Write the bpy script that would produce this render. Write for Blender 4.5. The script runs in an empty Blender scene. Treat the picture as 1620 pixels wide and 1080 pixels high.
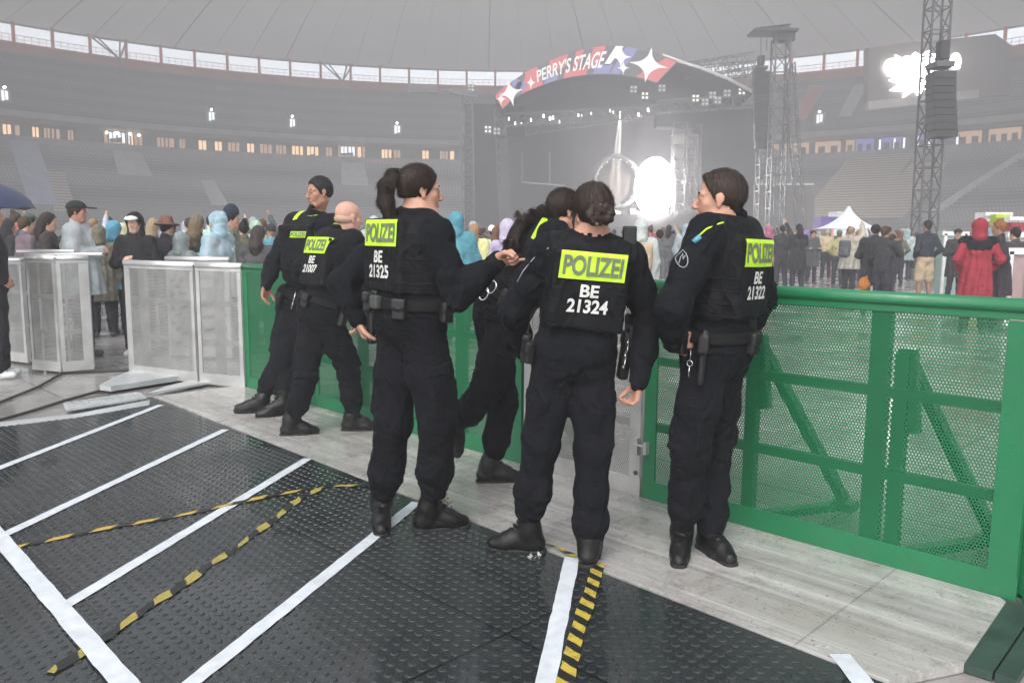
import bpy, bmesh, math, random
import numpy as np
from mathutils import Vector, Matrix

# ------------------------------------------------------------------ camera, sky, sun, exposure
scn = bpy.context.scene
COL = scn.collection
FOC = 1300.0; TH = math.atan(170 / 1300.0); ROLL = math.radians(0.4); HC = 1.5
cR, sR, cT, sT = math.cos(ROLL), math.sin(ROLL), math.cos(TH), math.sin(TH)
cam_d = bpy.data.cameras.new('camera'); cam = bpy.data.objects.new('camera', cam_d); COL.objects.link(cam)
cam_d.sensor_width = 36; cam_d.lens = 36 * FOC / 1620.0; cam_d.clip_end = 2000; cam_d.clip_start = 0.05
_r = Vector((cR, sR * sT, sR * cT)); _u = Vector((-sR, cR * sT, cR * cT)); _f = Vector((0, cT, -sT))
_m = Matrix((_r, _u, -_f)).transposed().to_4x4(); _m.translation = (0, 0, HC)
cam.matrix_world = _m
scn.camera = cam

SUN_EL, SUN_ROT = math.radians(50), math.radians(200)
w = bpy.data.worlds.new('World'); scn.world = w; w.use_nodes = True
wn, wl = w.node_tree.nodes, w.node_tree.links
bg = wn['Background']
sky = wn.new('ShaderNodeTexSky'); sky.sky_type = 'NISHITA'; sky.sun_disc = False
sky.sun_elevation = SUN_EL; sky.sun_rotation = SUN_ROT; sky.air_density = 1.0; sky.dust_density = 4.0; sky.ozone_density = 1.0
hs = wn.new('ShaderNodeHueSaturation'); hs.inputs['Saturation'].default_value = 0.22
wl.new(sky.outputs[0], hs.inputs['Color']); _tc = wn.new('ShaderNodeTexCoord'); _sx = wn.new('ShaderNodeSeparateXYZ'); wl.new(_tc.outputs['Generated'], _sx.inputs[0])
_mr = wn.new('ShaderNodeMapRange'); wl.new(_sx.outputs['Z'], _mr.inputs['Value']); _mr.inputs['From Min'].default_value = .05; _mr.inputs['From Max'].default_value = .45; _mr.inputs['To Min'].default_value = 2.1; _mr.inputs['To Max'].default_value = 1.0   # added gradient brightens the low sky, whitening the gap under the roof
_vm = wn.new('ShaderNodeVectorMath'); _vm.operation = 'SCALE'; wl.new(hs.outputs[0], _vm.inputs[0]); wl.new(_mr.outputs[0], _vm.inputs['Scale']); wl.new(_vm.outputs[0], bg.inputs[0]); bg.inputs[1].default_value = 0.15
sd = bpy.data.lights.new('overcast_sun', 'SUN'); so = bpy.data.objects.new('overcast_sun', sd); COL.objects.link(so)
sd.energy = 0.5; sd.angle = math.radians(25); sd.color = (1.0, 0.97, 0.93)
_sdir = Vector((math.sin(SUN_ROT) * math.cos(SUN_EL), math.cos(SUN_ROT) * math.cos(SUN_EL), math.sin(SUN_EL)))
so.rotation_euler = _sdir.to_track_quat('Z', 'Y').to_euler()
scn.view_settings.view_transform = 'Standard'; scn.view_settings.look = 'None'
scn.view_settings.exposure = 0.98; scn.view_settings.gamma = 1.0
cy = scn.cycles
cy.max_bounces = 7; cy.diffuse_bounces = 3; cy.glossy_bounces = 3; cy.transmission_bounces = 4
cy.transparent_max_bounces = 24; cy.volume_bounces = 1; cy.sample_clamp_indirect = 6; cy.use_denoising = True
scn.render.engine = 'CYCLES'
HAZE_D = 0.0070

rnd = random.Random(7)

# ------------------------------------------------------------------ image ray -> world helpers (for surveying the place)
def ray(px, py):
    u, v = px - 810.0, 540.0 - py
    u, v = u * cR - v * sR, u * sR + v * cR
    return Vector((u, FOC * cT + v * sT, v * cT - FOC * sT))
def G(px, py, z=0.0):
    r = ray(px, py); t = (z - HC) / r.z; return Vector((r.x * t, r.y * t, z))
def P(px, py, Y):
    r = ray(px, py); t = Y / r.y; return Vector((r.x * t, Y, HC + r.z * t))

# ------------------------------------------------------------------ object helpers
def setp(o, label=None, cat=None, group=None, kind=None):
    if label: o['label'] = label
    if cat: o['category'] = cat
    if group: o['group'] = group
    if kind: o['kind'] = kind
    return o
def empty(name, label, cat, loc=(0, 0, 0), rz=0.0, group=None):
    o = bpy.data.objects.new(name, None); COL.objects.link(o); o.location = loc; o.rotation_euler = (0, 0, rz)
    o.empty_display_size = 0.2
    return setp(o, label, cat, group)
def link_mesh(name, me, mats, parent=None, smooth=False, label=None):
    if not isinstance(mats, (list, tuple)): mats = [mats]
    for m in mats: me.materials.append(m)
    if smooth: me.polygons.foreach_set('use_smooth', [True] * len(me.polygons))
    o = bpy.data.objects.new(name, me); COL.objects.link(o)
    if parent is not None: o.parent = parent
    if label: o['label'] = label
    return o

class MB:
    """collects verts / faces / uvs; build() makes one mesh object; off is subtracted so parts sit in their thing's frame"""
    def __init__(s, off=(0, 0, 0), rz=0.0):
        s.v = []; s.f = []; s.uv = {}; s.mi = []; s.off = Vector(off); s.rz = rz; s.cur = 0
    def face(s, idx, uv=None):
        if uv: s.uv[len(s.f)] = uv
        s.f.append(tuple(idx)); s.mi.append(s.cur)
    def pts(s, ps):
        b = len(s.v); s.v.extend([Vector(p) for p in ps]); return b
    def quad(s, a, b, c, d, uv=None):
        i = s.pts((a, b, c, d)); s.face((i, i + 1, i + 2, i + 3), uv)
    def hexa(s, p):   # 8 pts: bottom 0-3 ccw, top 4-7
        i = s.pts(p)
        for q in ((3, 2, 1, 0), (4, 5, 6, 7), (0, 1, 5, 4), (1, 2, 6, 5), (2, 3, 7, 6), (3, 0, 4, 7)): s.face([i + k for k in q])
    def box(s, c, d, ax=None):
        c = Vector(c); X, Y, Z = ax if ax else (Vector((1, 0, 0)), Vector((0, 1, 0)), Vector((0, 0, 1)))
        hx, hy, hz = X * (d[0] / 2), Y * (d[1] / 2), Z * (d[2] / 2)
        s.hexa([c - hx - hy - hz, c + hx - hy - hz, c + hx + hy - hz, c - hx + hy - hz, c - hx - hy + hz, c + hx - hy + hz, c + hx + hy + hz, c - hx + hy + hz])
    def bar(s, a, b, w, h=None, up=(0, 0, 1)):
        a, b = Vector(a), Vector(b); z = (b - a); L = z.length
        if L < 1e-6: return
        z.normalize(); up = Vector(up)
        if abs(z.dot(up)) > .98: up = Vector((1, 0, 0))
        x = z.cross(up).normalized(); y = x.cross(z).normalized()
        s.box((a + b) / 2, (w, h or w, L), (x, y, z))
    def tube(s, path, r, n=8, cap=True, closed=False):
        path = [Vector(p) for p in path]; k = len(path); rs = r if isinstance(r, (list, tuple)) else [r] * k
        rings = []; px = None
        for i, p in enumerate(path):
            if closed: t = path[(i + 1) % k] - path[i - 1]
            else: t = path[min(i + 1, k - 1)] - path[max(i - 1, 0)]
            t.normalize()
            ref = px if px is not None else (Vector((0, 0, 1)) if abs(t.z) < .9 else Vector((1, 0, 0)))
            x = ref - t * ref.dot(t)
            if x.length < 1e-5: x = Vector((1, 0, 0)) - t * t.x
            x.normalize(); px = x; y = t.cross(x)
            rings.append(s.pts([p + (x * math.cos(2 * math.pi * j / n) + y * math.sin(2 * math.pi * j / n)) * rs[i] for j in range(n)]))
        for i in range(k if closed else k - 1):
            a, b = rings[i], rings[(i + 1) % k]
            for j in range(n): s.face((a + j, a + (j + 1) % n, b + (j + 1) % n, b + j))
        if cap and not closed:
            s.face([rings[0] + j for j in range(n)][::-1]); s.face([rings[-1] + j for j in range(n)])
    def prism(s, poly, vec):   # polygon extruded by vec
        vec = Vector(vec); n = len(poly); a = s.pts(poly); b = s.pts([Vector(p) + vec for p in poly])
        s.face([a + i for i in range(n)][::-1]); s.face([b + i for i in range(n)])
        for i in range(n): s.face((a + i, a + (i + 1) % n, b + (i + 1) % n, b + i))
    def build(s, name, mats, parent=None, smooth=False, label=None):
        me = bpy.data.meshes.new(name); R = Matrix.Rotation(-s.rz, 3, 'Z')
        me.from_pydata([tuple(R @ (p - s.off)) for p in s.v], [], s.f)
        if s.uv:
            ul = me.uv_layers.new(name='UVMap')
            for fi, uv in s.uv.items():
                for k, li in enumerate(me.polygons[fi].loop_indices): ul.data[li].uv = uv[k]
        if any(s.mi): me.polygons.foreach_set('material_index', s.mi)
        me.update()
        return link_mesh(name, me, mats, parent, smooth, label)

# ------------------------------------------------------------------ material helpers
def nt(m): return m.node_tree.nodes, m.node_tree.links
def mat(name, col, rough=0.6, metal=0.0, var=0.0, vscale=6.0, bump=0.0, bscale=40.0, spec=0.5, coat=0.0, emit=None, estr=0.0, objcol=False, stretch=None):
    m = bpy.data.materials.new(name); m.use_nodes = True; n, l = nt(m); b = n['Principled BSDF']
    b.inputs['Base Color'].default_value = (*col, 1); b.inputs['Roughness'].default_value = rough
    b.inputs['Metallic'].default_value = metal; b.inputs['Specular IOR Level'].default_value = spec
    b.inputs['Coat Weight'].default_value = coat
    if emit: b.inputs['Emission Color'].default_value = (*emit, 1); b.inputs['Emission Strength'].default_value = estr
    tc = n.new('ShaderNodeTexCoord'); mp = n.new('ShaderNodeMapping'); l.new(tc.outputs['Object'], mp.inputs[0])
    if stretch: mp.inputs['Scale'].default_value = stretch
    src = None
    if objcol:
        oi = n.new('ShaderNodeObjectInfo'); src = oi.outputs['Color']; l.new(src, b.inputs['Base Color'])
    if var > 0:
        t = n.new('ShaderNodeTexNoise'); t.inputs['Scale'].default_value = vscale; t.inputs['Detail'].default_value = 6
        l.new(mp.outputs[0], t.inputs['Vector'])
        mr = n.new('ShaderNodeMapRange'); mr.inputs['From Min'].default_value = .3; mr.inputs['From Max'].default_value = .7
        mr.inputs['To Min'].default_value = 1 - var; mr.inputs['To Max'].default_value = 1 + var * .7
        l.new(t.outputs['Fac'], mr.inputs['Value'])
        mx = n.new('ShaderNodeVectorMath'); mx.operation = 'SCALE'
        if src: l.new(src, mx.inputs[0])
        else: mx.inputs[0].default_value = col
        l.new(mr.outputs[0], mx.inputs['Scale']); l.new(mx.outputs[0], b.inputs['Base Color'])
    if bump > 0:
        t2 = n.new('ShaderNodeTexNoise'); t2.inputs['Scale'].default_value = bscale; t2.inputs['Detail'].default_value = 4
        l.new(mp.outputs[0], t2.inputs['Vector'])
        bp = n.new('ShaderNodeBump'); bp.inputs['Strength'].default_value = 1.0; bp.inputs['Distance'].default_value = bump
        l.new(t2.outputs['Fac'], bp.inputs['Height']); l.new(bp.outputs[0], b.inputs['Normal'])
    return m
def emis(name, col, s):
    m = bpy.data.materials.new(name); m.use_nodes = True; n, l = nt(m)
    for x in list(n):
        if x.type == 'BSDF_PRINCIPLED': n.remove(x)
    e = n.new('ShaderNodeEmission'); e.inputs[0].default_value = (*col, 1); e.inputs[1].default_value = s
    l.new(e.outputs[0], n['Material Output'].inputs['Surface']); return m
class NG:
    """tiny node-graph maths helper"""
    def __init__(s, m): s.m = m; s.n, s.l = nt(m)
    def _in(s, node, k, v):
        if isinstance(v, (int, float)): node.inputs[k].default_value = v
        else: s.l.new(v, node.inputs[k])
    def op(s, o, a, b=0.0, c=0.0):
        x = s.n.new('ShaderNodeMath'); x.operation = o
        s._in(x, 0, a); s._in(x, 1, b); s._in(x, 2, c); return x.outputs[0]
    def coord(s, kind='Object', rz=0.0, loc=(0, 0, 0)):
        t = s.n.new('ShaderNodeTexCoord'); mp = s.n.new('ShaderNodeMapping'); mp.inputs['Rotation'].default_value = (0, 0, rz); mp.inputs['Location'].default_value = loc
        s.l.new(t.outputs[kind], mp.inputs[0]); sp = s.n.new('ShaderNodeSeparateXYZ'); s.l.new(mp.outputs[0], sp.inputs[0])
        return mp.outputs[0], sp.outputs[0], sp.outputs[1], sp.outputs[2]
    def noise(s, vec, scale, detail=4, rough=.5, dist=0.0):
        t = s.n.new('ShaderNodeTexNoise'); t.inputs['Scale'].default_value = scale; t.inputs['Detail'].default_value = detail
        t.inputs['Roughness'].default_value = rough; t.inputs['Distortion'].default_value = dist
        s.l.new(vec, t.inputs['Vector']); return t.outputs['Fac']
    def mapr(s, v, a, b, c, d):
        t = s.n.new('ShaderNodeMapRange'); s.l.new(v, t.inputs['Value'])
        for k, x in zip(('From Min', 'From Max', 'To Min', 'To Max'), (a, b, c, d)): t.inputs[k].default_value = x
        return t.outputs[0]
    def mixc(s, f, a, b):
        t = s.n.new('ShaderNodeMix'); t.data_type = 'RGBA'
        s._in(t, 0, f)
        for k, v in ((6, a), (7, b)):
            if isinstance(v, tuple): t.inputs[k].default_value = (*v, 1)
            else: s.l.new(v, t.inputs[k])
        return t.outputs[2]
    def bump(s, h, dist, strength=1.0):
        b = s.n.new('ShaderNodeBump'); b.inputs['Distance'].default_value = dist; b.inputs['Strength'].default_value = strength
        s.l.new(h, b.inputs['Height']); return b.outputs[0]
# ------------------------------------------------------------------ barrier line frame
B0 = Vector((-2.59, 7.9, 0)); BU = Vector((.710, -.704, 0)).normalized(); BN = Vector((.704, .710, 0)).normalized()
BANG = math.atan2(BU.y, BU.x)
def BL(s, n=0.0, z=0.0): return B0 + BU * s + BN * n + Vector((0, 0, z))

# ------------------------------------------------------------------ ground
def mat_field():
    m = mat('wet_field_flooring', (.2, .195, .19)); g = NG(m); b = g.n['Principled BSDF']
    v, x, y, z = g.coord('Object', BANG)
    n1 = g.noise(v, .6, 8, .65); n2 = g.noise(v, 3.5, 6, .7)
    c = g.mixc(g.mapr(n1, .35, .65, 0, 1), (.22, .21, .20), (.38, .37, .36))
    c = g.mixc(g.mapr(n2, .35, .8, 0, .45), c, (.11, .105, .10))
    fx = g.op('ABSOLUTE', g.op('SUBTRACT', g.op('FRACT', g.op('DIVIDE', x, 1.15)), .5))
    fy = g.op('ABSOLUTE', g.op('SUBTRACT', g.op('FRACT', g.op('DIVIDE', y, .92)), .5))
    seam = g.op('GREATER_THAN', g.op('MAXIMUM', fx, fy), .491)
    c = g.mixc(g.op('MULTIPLY', seam, .55), c, (.05, .05, .05))
    g.l.new(c, b.inputs['Base Color'])
    g.l.new(g.mapr(n1, .4, .62, .10, .36), b.inputs['Roughness'])
    h = g.op('ADD', g.op('MULTIPLY', seam, -1.0), g.op('MULTIPLY', n2, .5))
    g.l.new(g.bump(h, .004), b.inputs['Normal'])
    return m
def mat_rubber():
    m = mat('wet_black_stud_rubber', (.022, .026, .027)); g = NG(m); b = g.n['Principled BSDF']
    v, x, y, z = g.coord('Object', -BANG)
    P1 = .044
    sx = g.op('SUBTRACT', g.op('FRACT', g.op('DIVIDE', x, P1)), .5); sy = g.op('SUBTRACT', g.op('FRACT', g.op('DIVIDE', y, P1)), .5)
    d = g.op('SQRT', g.op('ADD', g.op('MULTIPLY', sx, sx), g.op('MULTIPLY', sy, sy)))
    stud = g.mapr(d, .27, .36, 0, 0)
    tx = g.op('ABSOLUTE', g.op('SUBTRACT', g.op('FRACT', g.op('DIVIDE', x, 1.04)), .5)); ty = g.op('ABSOLUTE', g.op('SUBTRACT', g.op('FRACT', g.op('DIVIDE', y, 1.04)), .5))
    seam = g.op('GREATER_THAN', g.op('MAXIMUM', tx, ty), .4965)
    ns = g.noise(v, 1.3, 7, .6); nf = g.noise(v, 14, 5, .6)
    worn = g.mapr(g.noise(v, .9, 3, .5), .42, .60, 1, .45)
    c = g.mixc(g.mapr(ns, .3, .7, 0, 1), (.012, .016, .017), (.030, .034, .035))
    c = g.mixc(g.mapr(nf, .5, .8, 0, .4), c, (.055, .057, .055))
    c = g.mixc(g.mapr(g.noise(v, .85, 6, .62), .46, .60, 0, .35), c, (.036, .040, .041)); c = g.mixc(g.mapr(g.noise(v, 22, 6, .8, .5), .62, .72, 0, .5), c, (.12, .115, .105))
    c = g.mixc(seam, c, (.003, .003, .003))
    g.l.new(c, b.inputs['Base Color'])
    wet = g.mapr(g.noise(v, .85, 6, .62), .46, .58, .05, .36)
    g.l.new(g.op('ADD', wet, g.mapr(nf, .3, .7, -.05, .10)), b.inputs['Roughness'])
    h = g.op('ADD', g.op('MULTIPLY', g.op('MULTIPLY', stud, worn), 1.0), g.op('ADD', g.op('MULTIPLY', seam, -1.5), g.op('MULTIPLY', nf, .35)))
    g.l.new(g.bump(h, .0035), b.inputs['Normal'])
    return m
def mat_plate():
    m = mat('scuffed_aluminium_plate', (.5, .49, .48)); g = NG(m); b = g.n['Principled BSDF']
    t = g.n.new('ShaderNodeTexCoord'); mp = g.n.new('ShaderNodeMapping'); mp.inputs['Rotation'].default_value = (0, 0, -BANG)
    g.l.new(t.outputs['Object'], mp.inputs[0]); v = mp.outputs[0]
    ms = g.n.new('ShaderNodeMapping'); ms.inputs['Scale'].default_value = (.22, 2.6, 1); g.l.new(v, ms.inputs[0])
    st = g.noise(ms.outputs[0], 2.2, 8, .7, .3); n1 = g.noise(v, 1.2, 8, .65); n2 = g.noise(v, 9, 8, .75)
    c = g.mixc(g.mapr(st, .34, .66, 0, 1), (.32, .31, .30), (.60, .59, .575))
    c = g.mixc(g.mapr(n1, .38, .66, 0, .75), c, (.36, .335, .30)); c = g.mixc(g.mapr(g.noise(v, 3.2, 9, .8, .6), .50, .66, 0, .7), c, (.19, .175, .155)); c = g.mixc(g.mapr(g.noise(v, 45, 3, .6), .62, .70, 0, .7), c, (.08, .075, .07))
    c = g.mixc(g.mapr(n2, .58, .74, 0, .7), c, (.12, .115, .11))
    ms2 = g.n.new('ShaderNodeMapping'); ms2.inputs['Scale'].default_value = (.6, 26, 1); g.l.new(v, ms2.inputs[0])
    c = g.mixc(g.mapr(g.noise(ms2.outputs[0], 3, 5, .6), .60, .68, 0, .55), c, (.15, .15, .15))
    sp = g.n.new('ShaderNodeSeparateXYZ'); g.l.new(v, sp.inputs[0])
    seam = g.op('GREATER_THAN', g.op('ABSOLUTE', g.op('SUBTRACT', g.op('FRACT', g.op('DIVIDE', sp.outputs[0], 1.27)), .5)), .4965)
    c = g.mixc(g.op('MULTIPLY', seam, .4), c, (.08, .08, .08)); ms3 = g.n.new('ShaderNodeMapping'); ms3.inputs['Scale'].default_value = (.12, 9, 1); g.l.new(v, ms3.inputs[0]); c = g.mixc(g.mapr(g.noise(ms3.outputs[0], 2.5, 4, .7), .5, .62, 0, .38), c, (.21, .20, .19)); c = g.mixc(g.mapr(g.noise(ms3.outputs[0], 1.7, 4, .7), .54, .66, 0, .5), c, (.66, .655, .64))
    g.l.new(c, b.inputs['Base Color']); g.l.new(g.mapr(n1, .35, .65, .40, .12), b.inputs['Roughness']); b.inputs['Metallic'].default_value = .15
    g.l.new(g.bump(g.op('SUBTRACT', g.op('MULTIPLY', st, .6), seam), .002), b.inputs['Normal'])
    return m
M = {}
M['field'] = mat_field(); M['rubber'] = mat_rubber(); M['plate'] = mat_plate()
M['lightplate'] = mat('pale_ramp_metal', (.50, .52, .53), .35, .2, var=.25, vscale=3, bump=.001, bscale=30)
M['dkgreen_mat'] = mat('dark_green_rubber_strip', (.03, .055, .045), .45, var=.3, vscale=8, bump=.001, bscale=60)
M['cable'] = mat('black_cable', (.02, .02, .02), .5)
M['white_tape'] = mat('scuffed_white_tape', (.58, .62, .66), .38, var=.16, vscale=14, bump=.0008, bscale=30)

def sheet(name, poly, z, m, label=None, cat=None, kind='structure', thick=0.0):
    mb = MB()
    if thick: mb.prism([(p[0], p[1], z - thick) for p in poly], (0, 0, thick))
    else:
        i = mb.pts([(p[0], p[1], z) for p in poly]); mb.face(range(i, i + len(poly)))
    o = mb.build(name, m); setp(o, label, cat, None, kind); return o

sheet('field_floor', [(-115, -14), (115, -14), (115, 160), (-115, 160)], -0.03, M['field'])
# rubber mat area (its top is z=0), walkway plates beside it
E1, E3 = G(240, 628), G(1400, 1080); ed = (E3 - E1).normalized()
mat_poly = [E1 + ed * -.02, E3 + ed * 6, E3 + ed * 6 + Vector((-6, -6, 0)), Vector((-9, 0, 0)), Vector((-9, 6.9, 0)), G(0, 668), G(120, 656)]
sheet('rubber_floor', mat_poly[::-1], 0.0, M['rubber'], thick=.028)
# raised round studs of the rubber tiles
def inpoly(p, poly):
    c = False; n_ = len(poly); j = n_ - 1
    for i in range(n_):
        a, b = poly[i], poly[j]
        if (a[1] > p[1]) != (b[1] > p[1]) and p[0] < (b[0] - a[0]) * (p[1] - a[1]) / (b[1] - a[1]) + a[0]: c = not c
        j = i
    return c
mb = MB(); SP = .052; prof_ = [(.0185, 0.0), (.0172, .0022), (.0125, .0036)]
cs_ = [(math.cos(k * .6283), math.sin(k * .6283)) for k in range(10)]
for i in range(-220, 160):
    for j in range(-150, 90):
        q = BU * (i + .5) * SP + BN * (j + .5) * SP
        if not (1.6 < q.y < 8.2) or abs(q.x) > .75 * q.y + .9: continue
        if not inpoly(q, mat_poly) or (q - E1).cross(ed).z < .03: continue
        b0 = len(mb.v)
        for r_, z_ in prof_: mb.pts([(q.x + c_ * r_, q.y + s_ * r_, z_) for c_, s_ in cs_])
        for a_ in (0, 10):
            for k in range(10): mb.face((b0 + a_ + k, b0 + a_ + (k + 1) % 10, b0 + a_ + 10 + (k + 1) % 10, b0 + a_ + 10 + k))
        mb.face(range(b0 + 20, b0 + 30))
setp(mb.build('rubber_floor_studs', M['rubber']), kind='structure')
gap = BN * .012
wk = [E1 + gap, E3 + gap, G(1525, 1052), G(1592, 953), BL(6.55, -.01), BL(0, -.01), BL(-.12, -.02)]
sheet('walkway_floor', wk, 0.004, M['plate'], thick=.03)
# pale strip, ramps and the studded plate at the left end of the rubber floor
sheet('walkway_strip', [G(0, 668), G(120, 655), G(237, 633), G(236, 641), G(120, 661), G(0, 675)], .004, M['lightplate'], thick=.03)
mbr = MB(); mbr.prism([G(158, 617, .0), G(176, 619, 0), G(314, 597, 0), G(300, 590, 0), G(215, 590, 0), G(180, 604, 0)], (0, 0, .05))
setp(mbr.build('ramp_plate', M['lightplate']), 'pale metal ramp plate with a pointed end lying by the grey gate panel', 'ramp plate')
mbr = MB(); mbr.prism([G(232, 626, 0), G(262, 614, 0), G(325, 598, 0), G(352, 604, 0), G(300, 613, 0)], (0, 0, .02))
setp(mbr.build('ramp_plate', M['lightplate']), 'thin flat metal plate between the pointed ramp and the green barrier', 'ramp plate')
mbr = MB(); a, b_, c_, d_ = G(100, 640), G(105, 651), G(232, 631), G(222, 622); mbr.prism([a, b_, c_, d_], (0, 0, .012))
for i in range(10):
    for j in range(3):
        p = a.lerp(d_, (i + .7) / 10.6).lerp(b_.lerp(c_, (i + .7) / 10.6), (j + .5) / 3)
        mbr.box(p + Vector((0, 0, .016)), (.07, .05, .012), (BU, BN, Vector((0, 0, 1))))
setp(mbr.build('studded_plate', M['lightplate']), 'pale metal floor plate with rows of raised squares beside the rubber mats', 'floor plate')
sheet('floor_strip', [G(1525, 1052), G(1570, 1066), G(1640, 962), G(1592, 953)], .006, M['dkgreen_mat'], thick=.03)
sheet('floor_strip', [G(1574, 1067), G(1608, 1078), G(1680, 970), G(1644, 963)], .007, M['dkgreen_mat'], thick=.03)
for pts, lb in (([(-40, 660), (0, 636), (60, 612), (98, 590), (200, 585), (320, 596)], 'dark cable running behind the grey gates to the left edge'),
                ([(-60, 680), (0, 664), (50, 650), (100, 634), (158, 618), (220, 611), (312, 598)], 'black cable lying along the edge of the pale ramp plate')):
    mb = MB(); q = [G(*p, -.01) for p in pts]
    mb.tube(q, .014, 8); setp(mb.build('cable', M['cable'], smooth=True), lb, 'cable')

# ------------------------------------------------------------------ tapes
def ribbon(name, pts, wd, m, label, z=.005, wob=0.0, cat='tape', group=None, dash=None):
    """a strip of tape along ground points; dash=(len) gives uv.x in metres along it"""
    mb = MB(); P_ = []
    for i in range(len(pts) - 1):
        k = max(1, int((pts[i + 1] - pts[i]).length / .05))
        P_ += [pts[i].lerp(pts[i + 1], j / k) for j in range(k)]
    P_.append(pts[-1]); L = 0; prev = None; rr = random.Random(int(wd * 1e4) + len(P_))
    for i, p in enumerate(P_):
        t = (P_[min(i + 1, len(P_) - 1)] - P_[max(i - 1, 0)]).normalized(); s = Vector((-t.y, t.x, 0))
        if prev is not None: L += (p - prev).length
        w_ = wd * (1 + wob * (rr.random() - .5) * 2)
        o_ = s * (wob * wd * .25 * math.sin(i * .9)); zz = Vector((0, 0, z + wob * .004 * rr.random()))
        mb.pts([p + s * w_ / 2 + o_ + zz, p - s * w_ / 2 + o_ + zz])
        if prev is not None:
            b = 2 * i
            mb.face((b - 2, b - 1, b + 1, b), [(Lp, 1), (Lp, 0), (L, 0), (L, 1)])
        prev = p; Lp = L
    return setp(mb.build(name, m), label, cat, group)
tp = [((-60, 764), (255, 641), 'white floor tape ending at the upper left corner of the walkway', .062),
      ((0, 850), (357, 680), 'second white floor tape from the top left, meeting the long diagonal tape', .062),
      ((98, 962), (487, 726), 'white floor tape crossing both yellow striped tapes', .062),
      ((290, 1092), (660, 795), 'white floor tape ending under the boots of the ponytailed officer', .065),
      ((858, 1105), (905, 882), 'white floor tape ending under the boot of the officer with the bun', .07),
      ((1400, 1125), (1328, 1036), 'short piece of white tape at the bottom right of the rubber floor', .075),
      ((-30, 818), (215, 1105), 'long diagonal white tape joining the other tapes at the lower left', .078)]
for a, b, lb, wd in tp:
    ribbon('floor_tape', [G(*a), G(*b)], wd, M['white_tape'], lb, z=.0055 if wd != .078 else .0105, wob=.05)
def mat_hazard(period, blackcol, yc=(.50, .33, .05)):
    m = mat('worn_hazard_tape', (.5, .4, .05), .45); g = NG(m); b = g.n['Principled BSDF']
    t = g.n.new('ShaderNodeUVMap'); sp = g.n.new('ShaderNodeSeparateXYZ'); g.l.new(t.outputs[0], sp.inputs[0])
    f = g.op('FRACT', g.op('DIVIDE', g.op('ADD', sp.outputs[0], g.op('MULTIPLY', sp.outputs[1], -.05)), period))
    v, x, y, z = g.coord(); nz = g.noise(v, 30, 5, .7)
    st = g.op('GREATER_THAN', g.op('ADD', f, g.mapr(nz, .3, .7, -.05, .05)), .5)
    wornf = g.mapr(nz, .52, .60, 0, .8)
    c = g.mixc(st, blackcol, g.mixc(wornf, yc, (.25, .19, .06)))
    g.l.new(c, b.inputs['Base Color']); g.l.new(g.bump(nz, .004), b.inputs['Normal']); return m
M['haz1'] = mat_hazard(.20, (.009, .01, .01)); M['haz2'] = mat_hazard(.21, (.009, .01, .01), (.34, .29, .06)); M['haz3'] = mat_hazard(.105, (.012, .012, .012), (.48, .37, .05))
gp = lambda L: [G(*p) for p in L]
ribbon('hazard_tape', gp([(30, 866), (150, 840), (230, 826), (312, 811), (385, 794), (440, 783), (500, 772)]), .044, M['haz1'], 'amber and black striped tape curving across the upper left rubber mats', z=.0065, wob=.25)
ribbon('hazard_tape', gp([(80, 1066), (150, 1022), (200, 985), (262, 944), (325, 900), (358, 878), (400, 848), (447, 812), (478, 786), (520, 769), (590, 769)]), .042, M['haz2'], 'crumpled yellow and black tape running from the lower left to the standing officers', z=.0058, wob=.42)
ribbon('hazard_tape', gp([(946, 893), (936, 935), (921, 975), (903, 1040), (890, 1100)]), .060, M['haz3'], 'bright yellow and black striped tape right of the white tape under the bun officer', z=.0075, wob=.12)
ribbon('tape_scrap', gp([(862, 862), (880, 870), (900, 880), (912, 884)]), .035, M['haz3'], 'torn scrap of striped tape stuck at the corner of the walkway plates', z=.012, wob=.8)
# crumpled tape ball and a torn wet scrap
def crumple(c, r, h, m, label, name, n=26, seed=1):
    rr = random.Random(seed); mb = MB(off=c)
    for i in range(n):
        a = rr.random() * 6.28; q = rr.random() ** .6 * r; p = Vector(c) + Vector((math.cos(a) * q, math.sin(a) * q, h * rr.random() * (1 - q / r * .6)))
        d = [Vector((rr.uniform(-1, 1), rr.uniform(-1, 1), rr.uniform(-.2, 1))) * r * .5 for _ in range(3)]
        for e in d:
            if p.z + e.z < .006: e.z = .006 - p.z
        if p.z < .006: p.z = .006
        i0 = mb.pts([p, p + d[0], p + d[0] + d[1] * .4, p + d[1]])
        for k in range(i0, i0 + 4): mb.v[k].z = max(mb.v[k].z, .006)
        mb.face((i0, i0 + 1, i0 + 2, i0 + 3))
    o = mb.build(name, m); o.location = c
    return setp(o, label, 'litter')
M['leaf'] = mat('crumpled_brown_tape', (.22, .15, .06), .5, var=.6, vscale=40)
M['foil'] = mat('wet_white_scrap', (.34, .35, .35), .3, var=.4, vscale=40)
crumple(G(706, 806), .04, .09, M['leaf'], 'crumpled brown and yellow tape standing on the walkway edge', 'crumpled_tape', 30, 3)
crumple(G(845, 884), .032, .004, M['foil'], 'torn white plastic scrap on the rubber by the boot', 'plastic_scrap', 14, 5)
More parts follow.
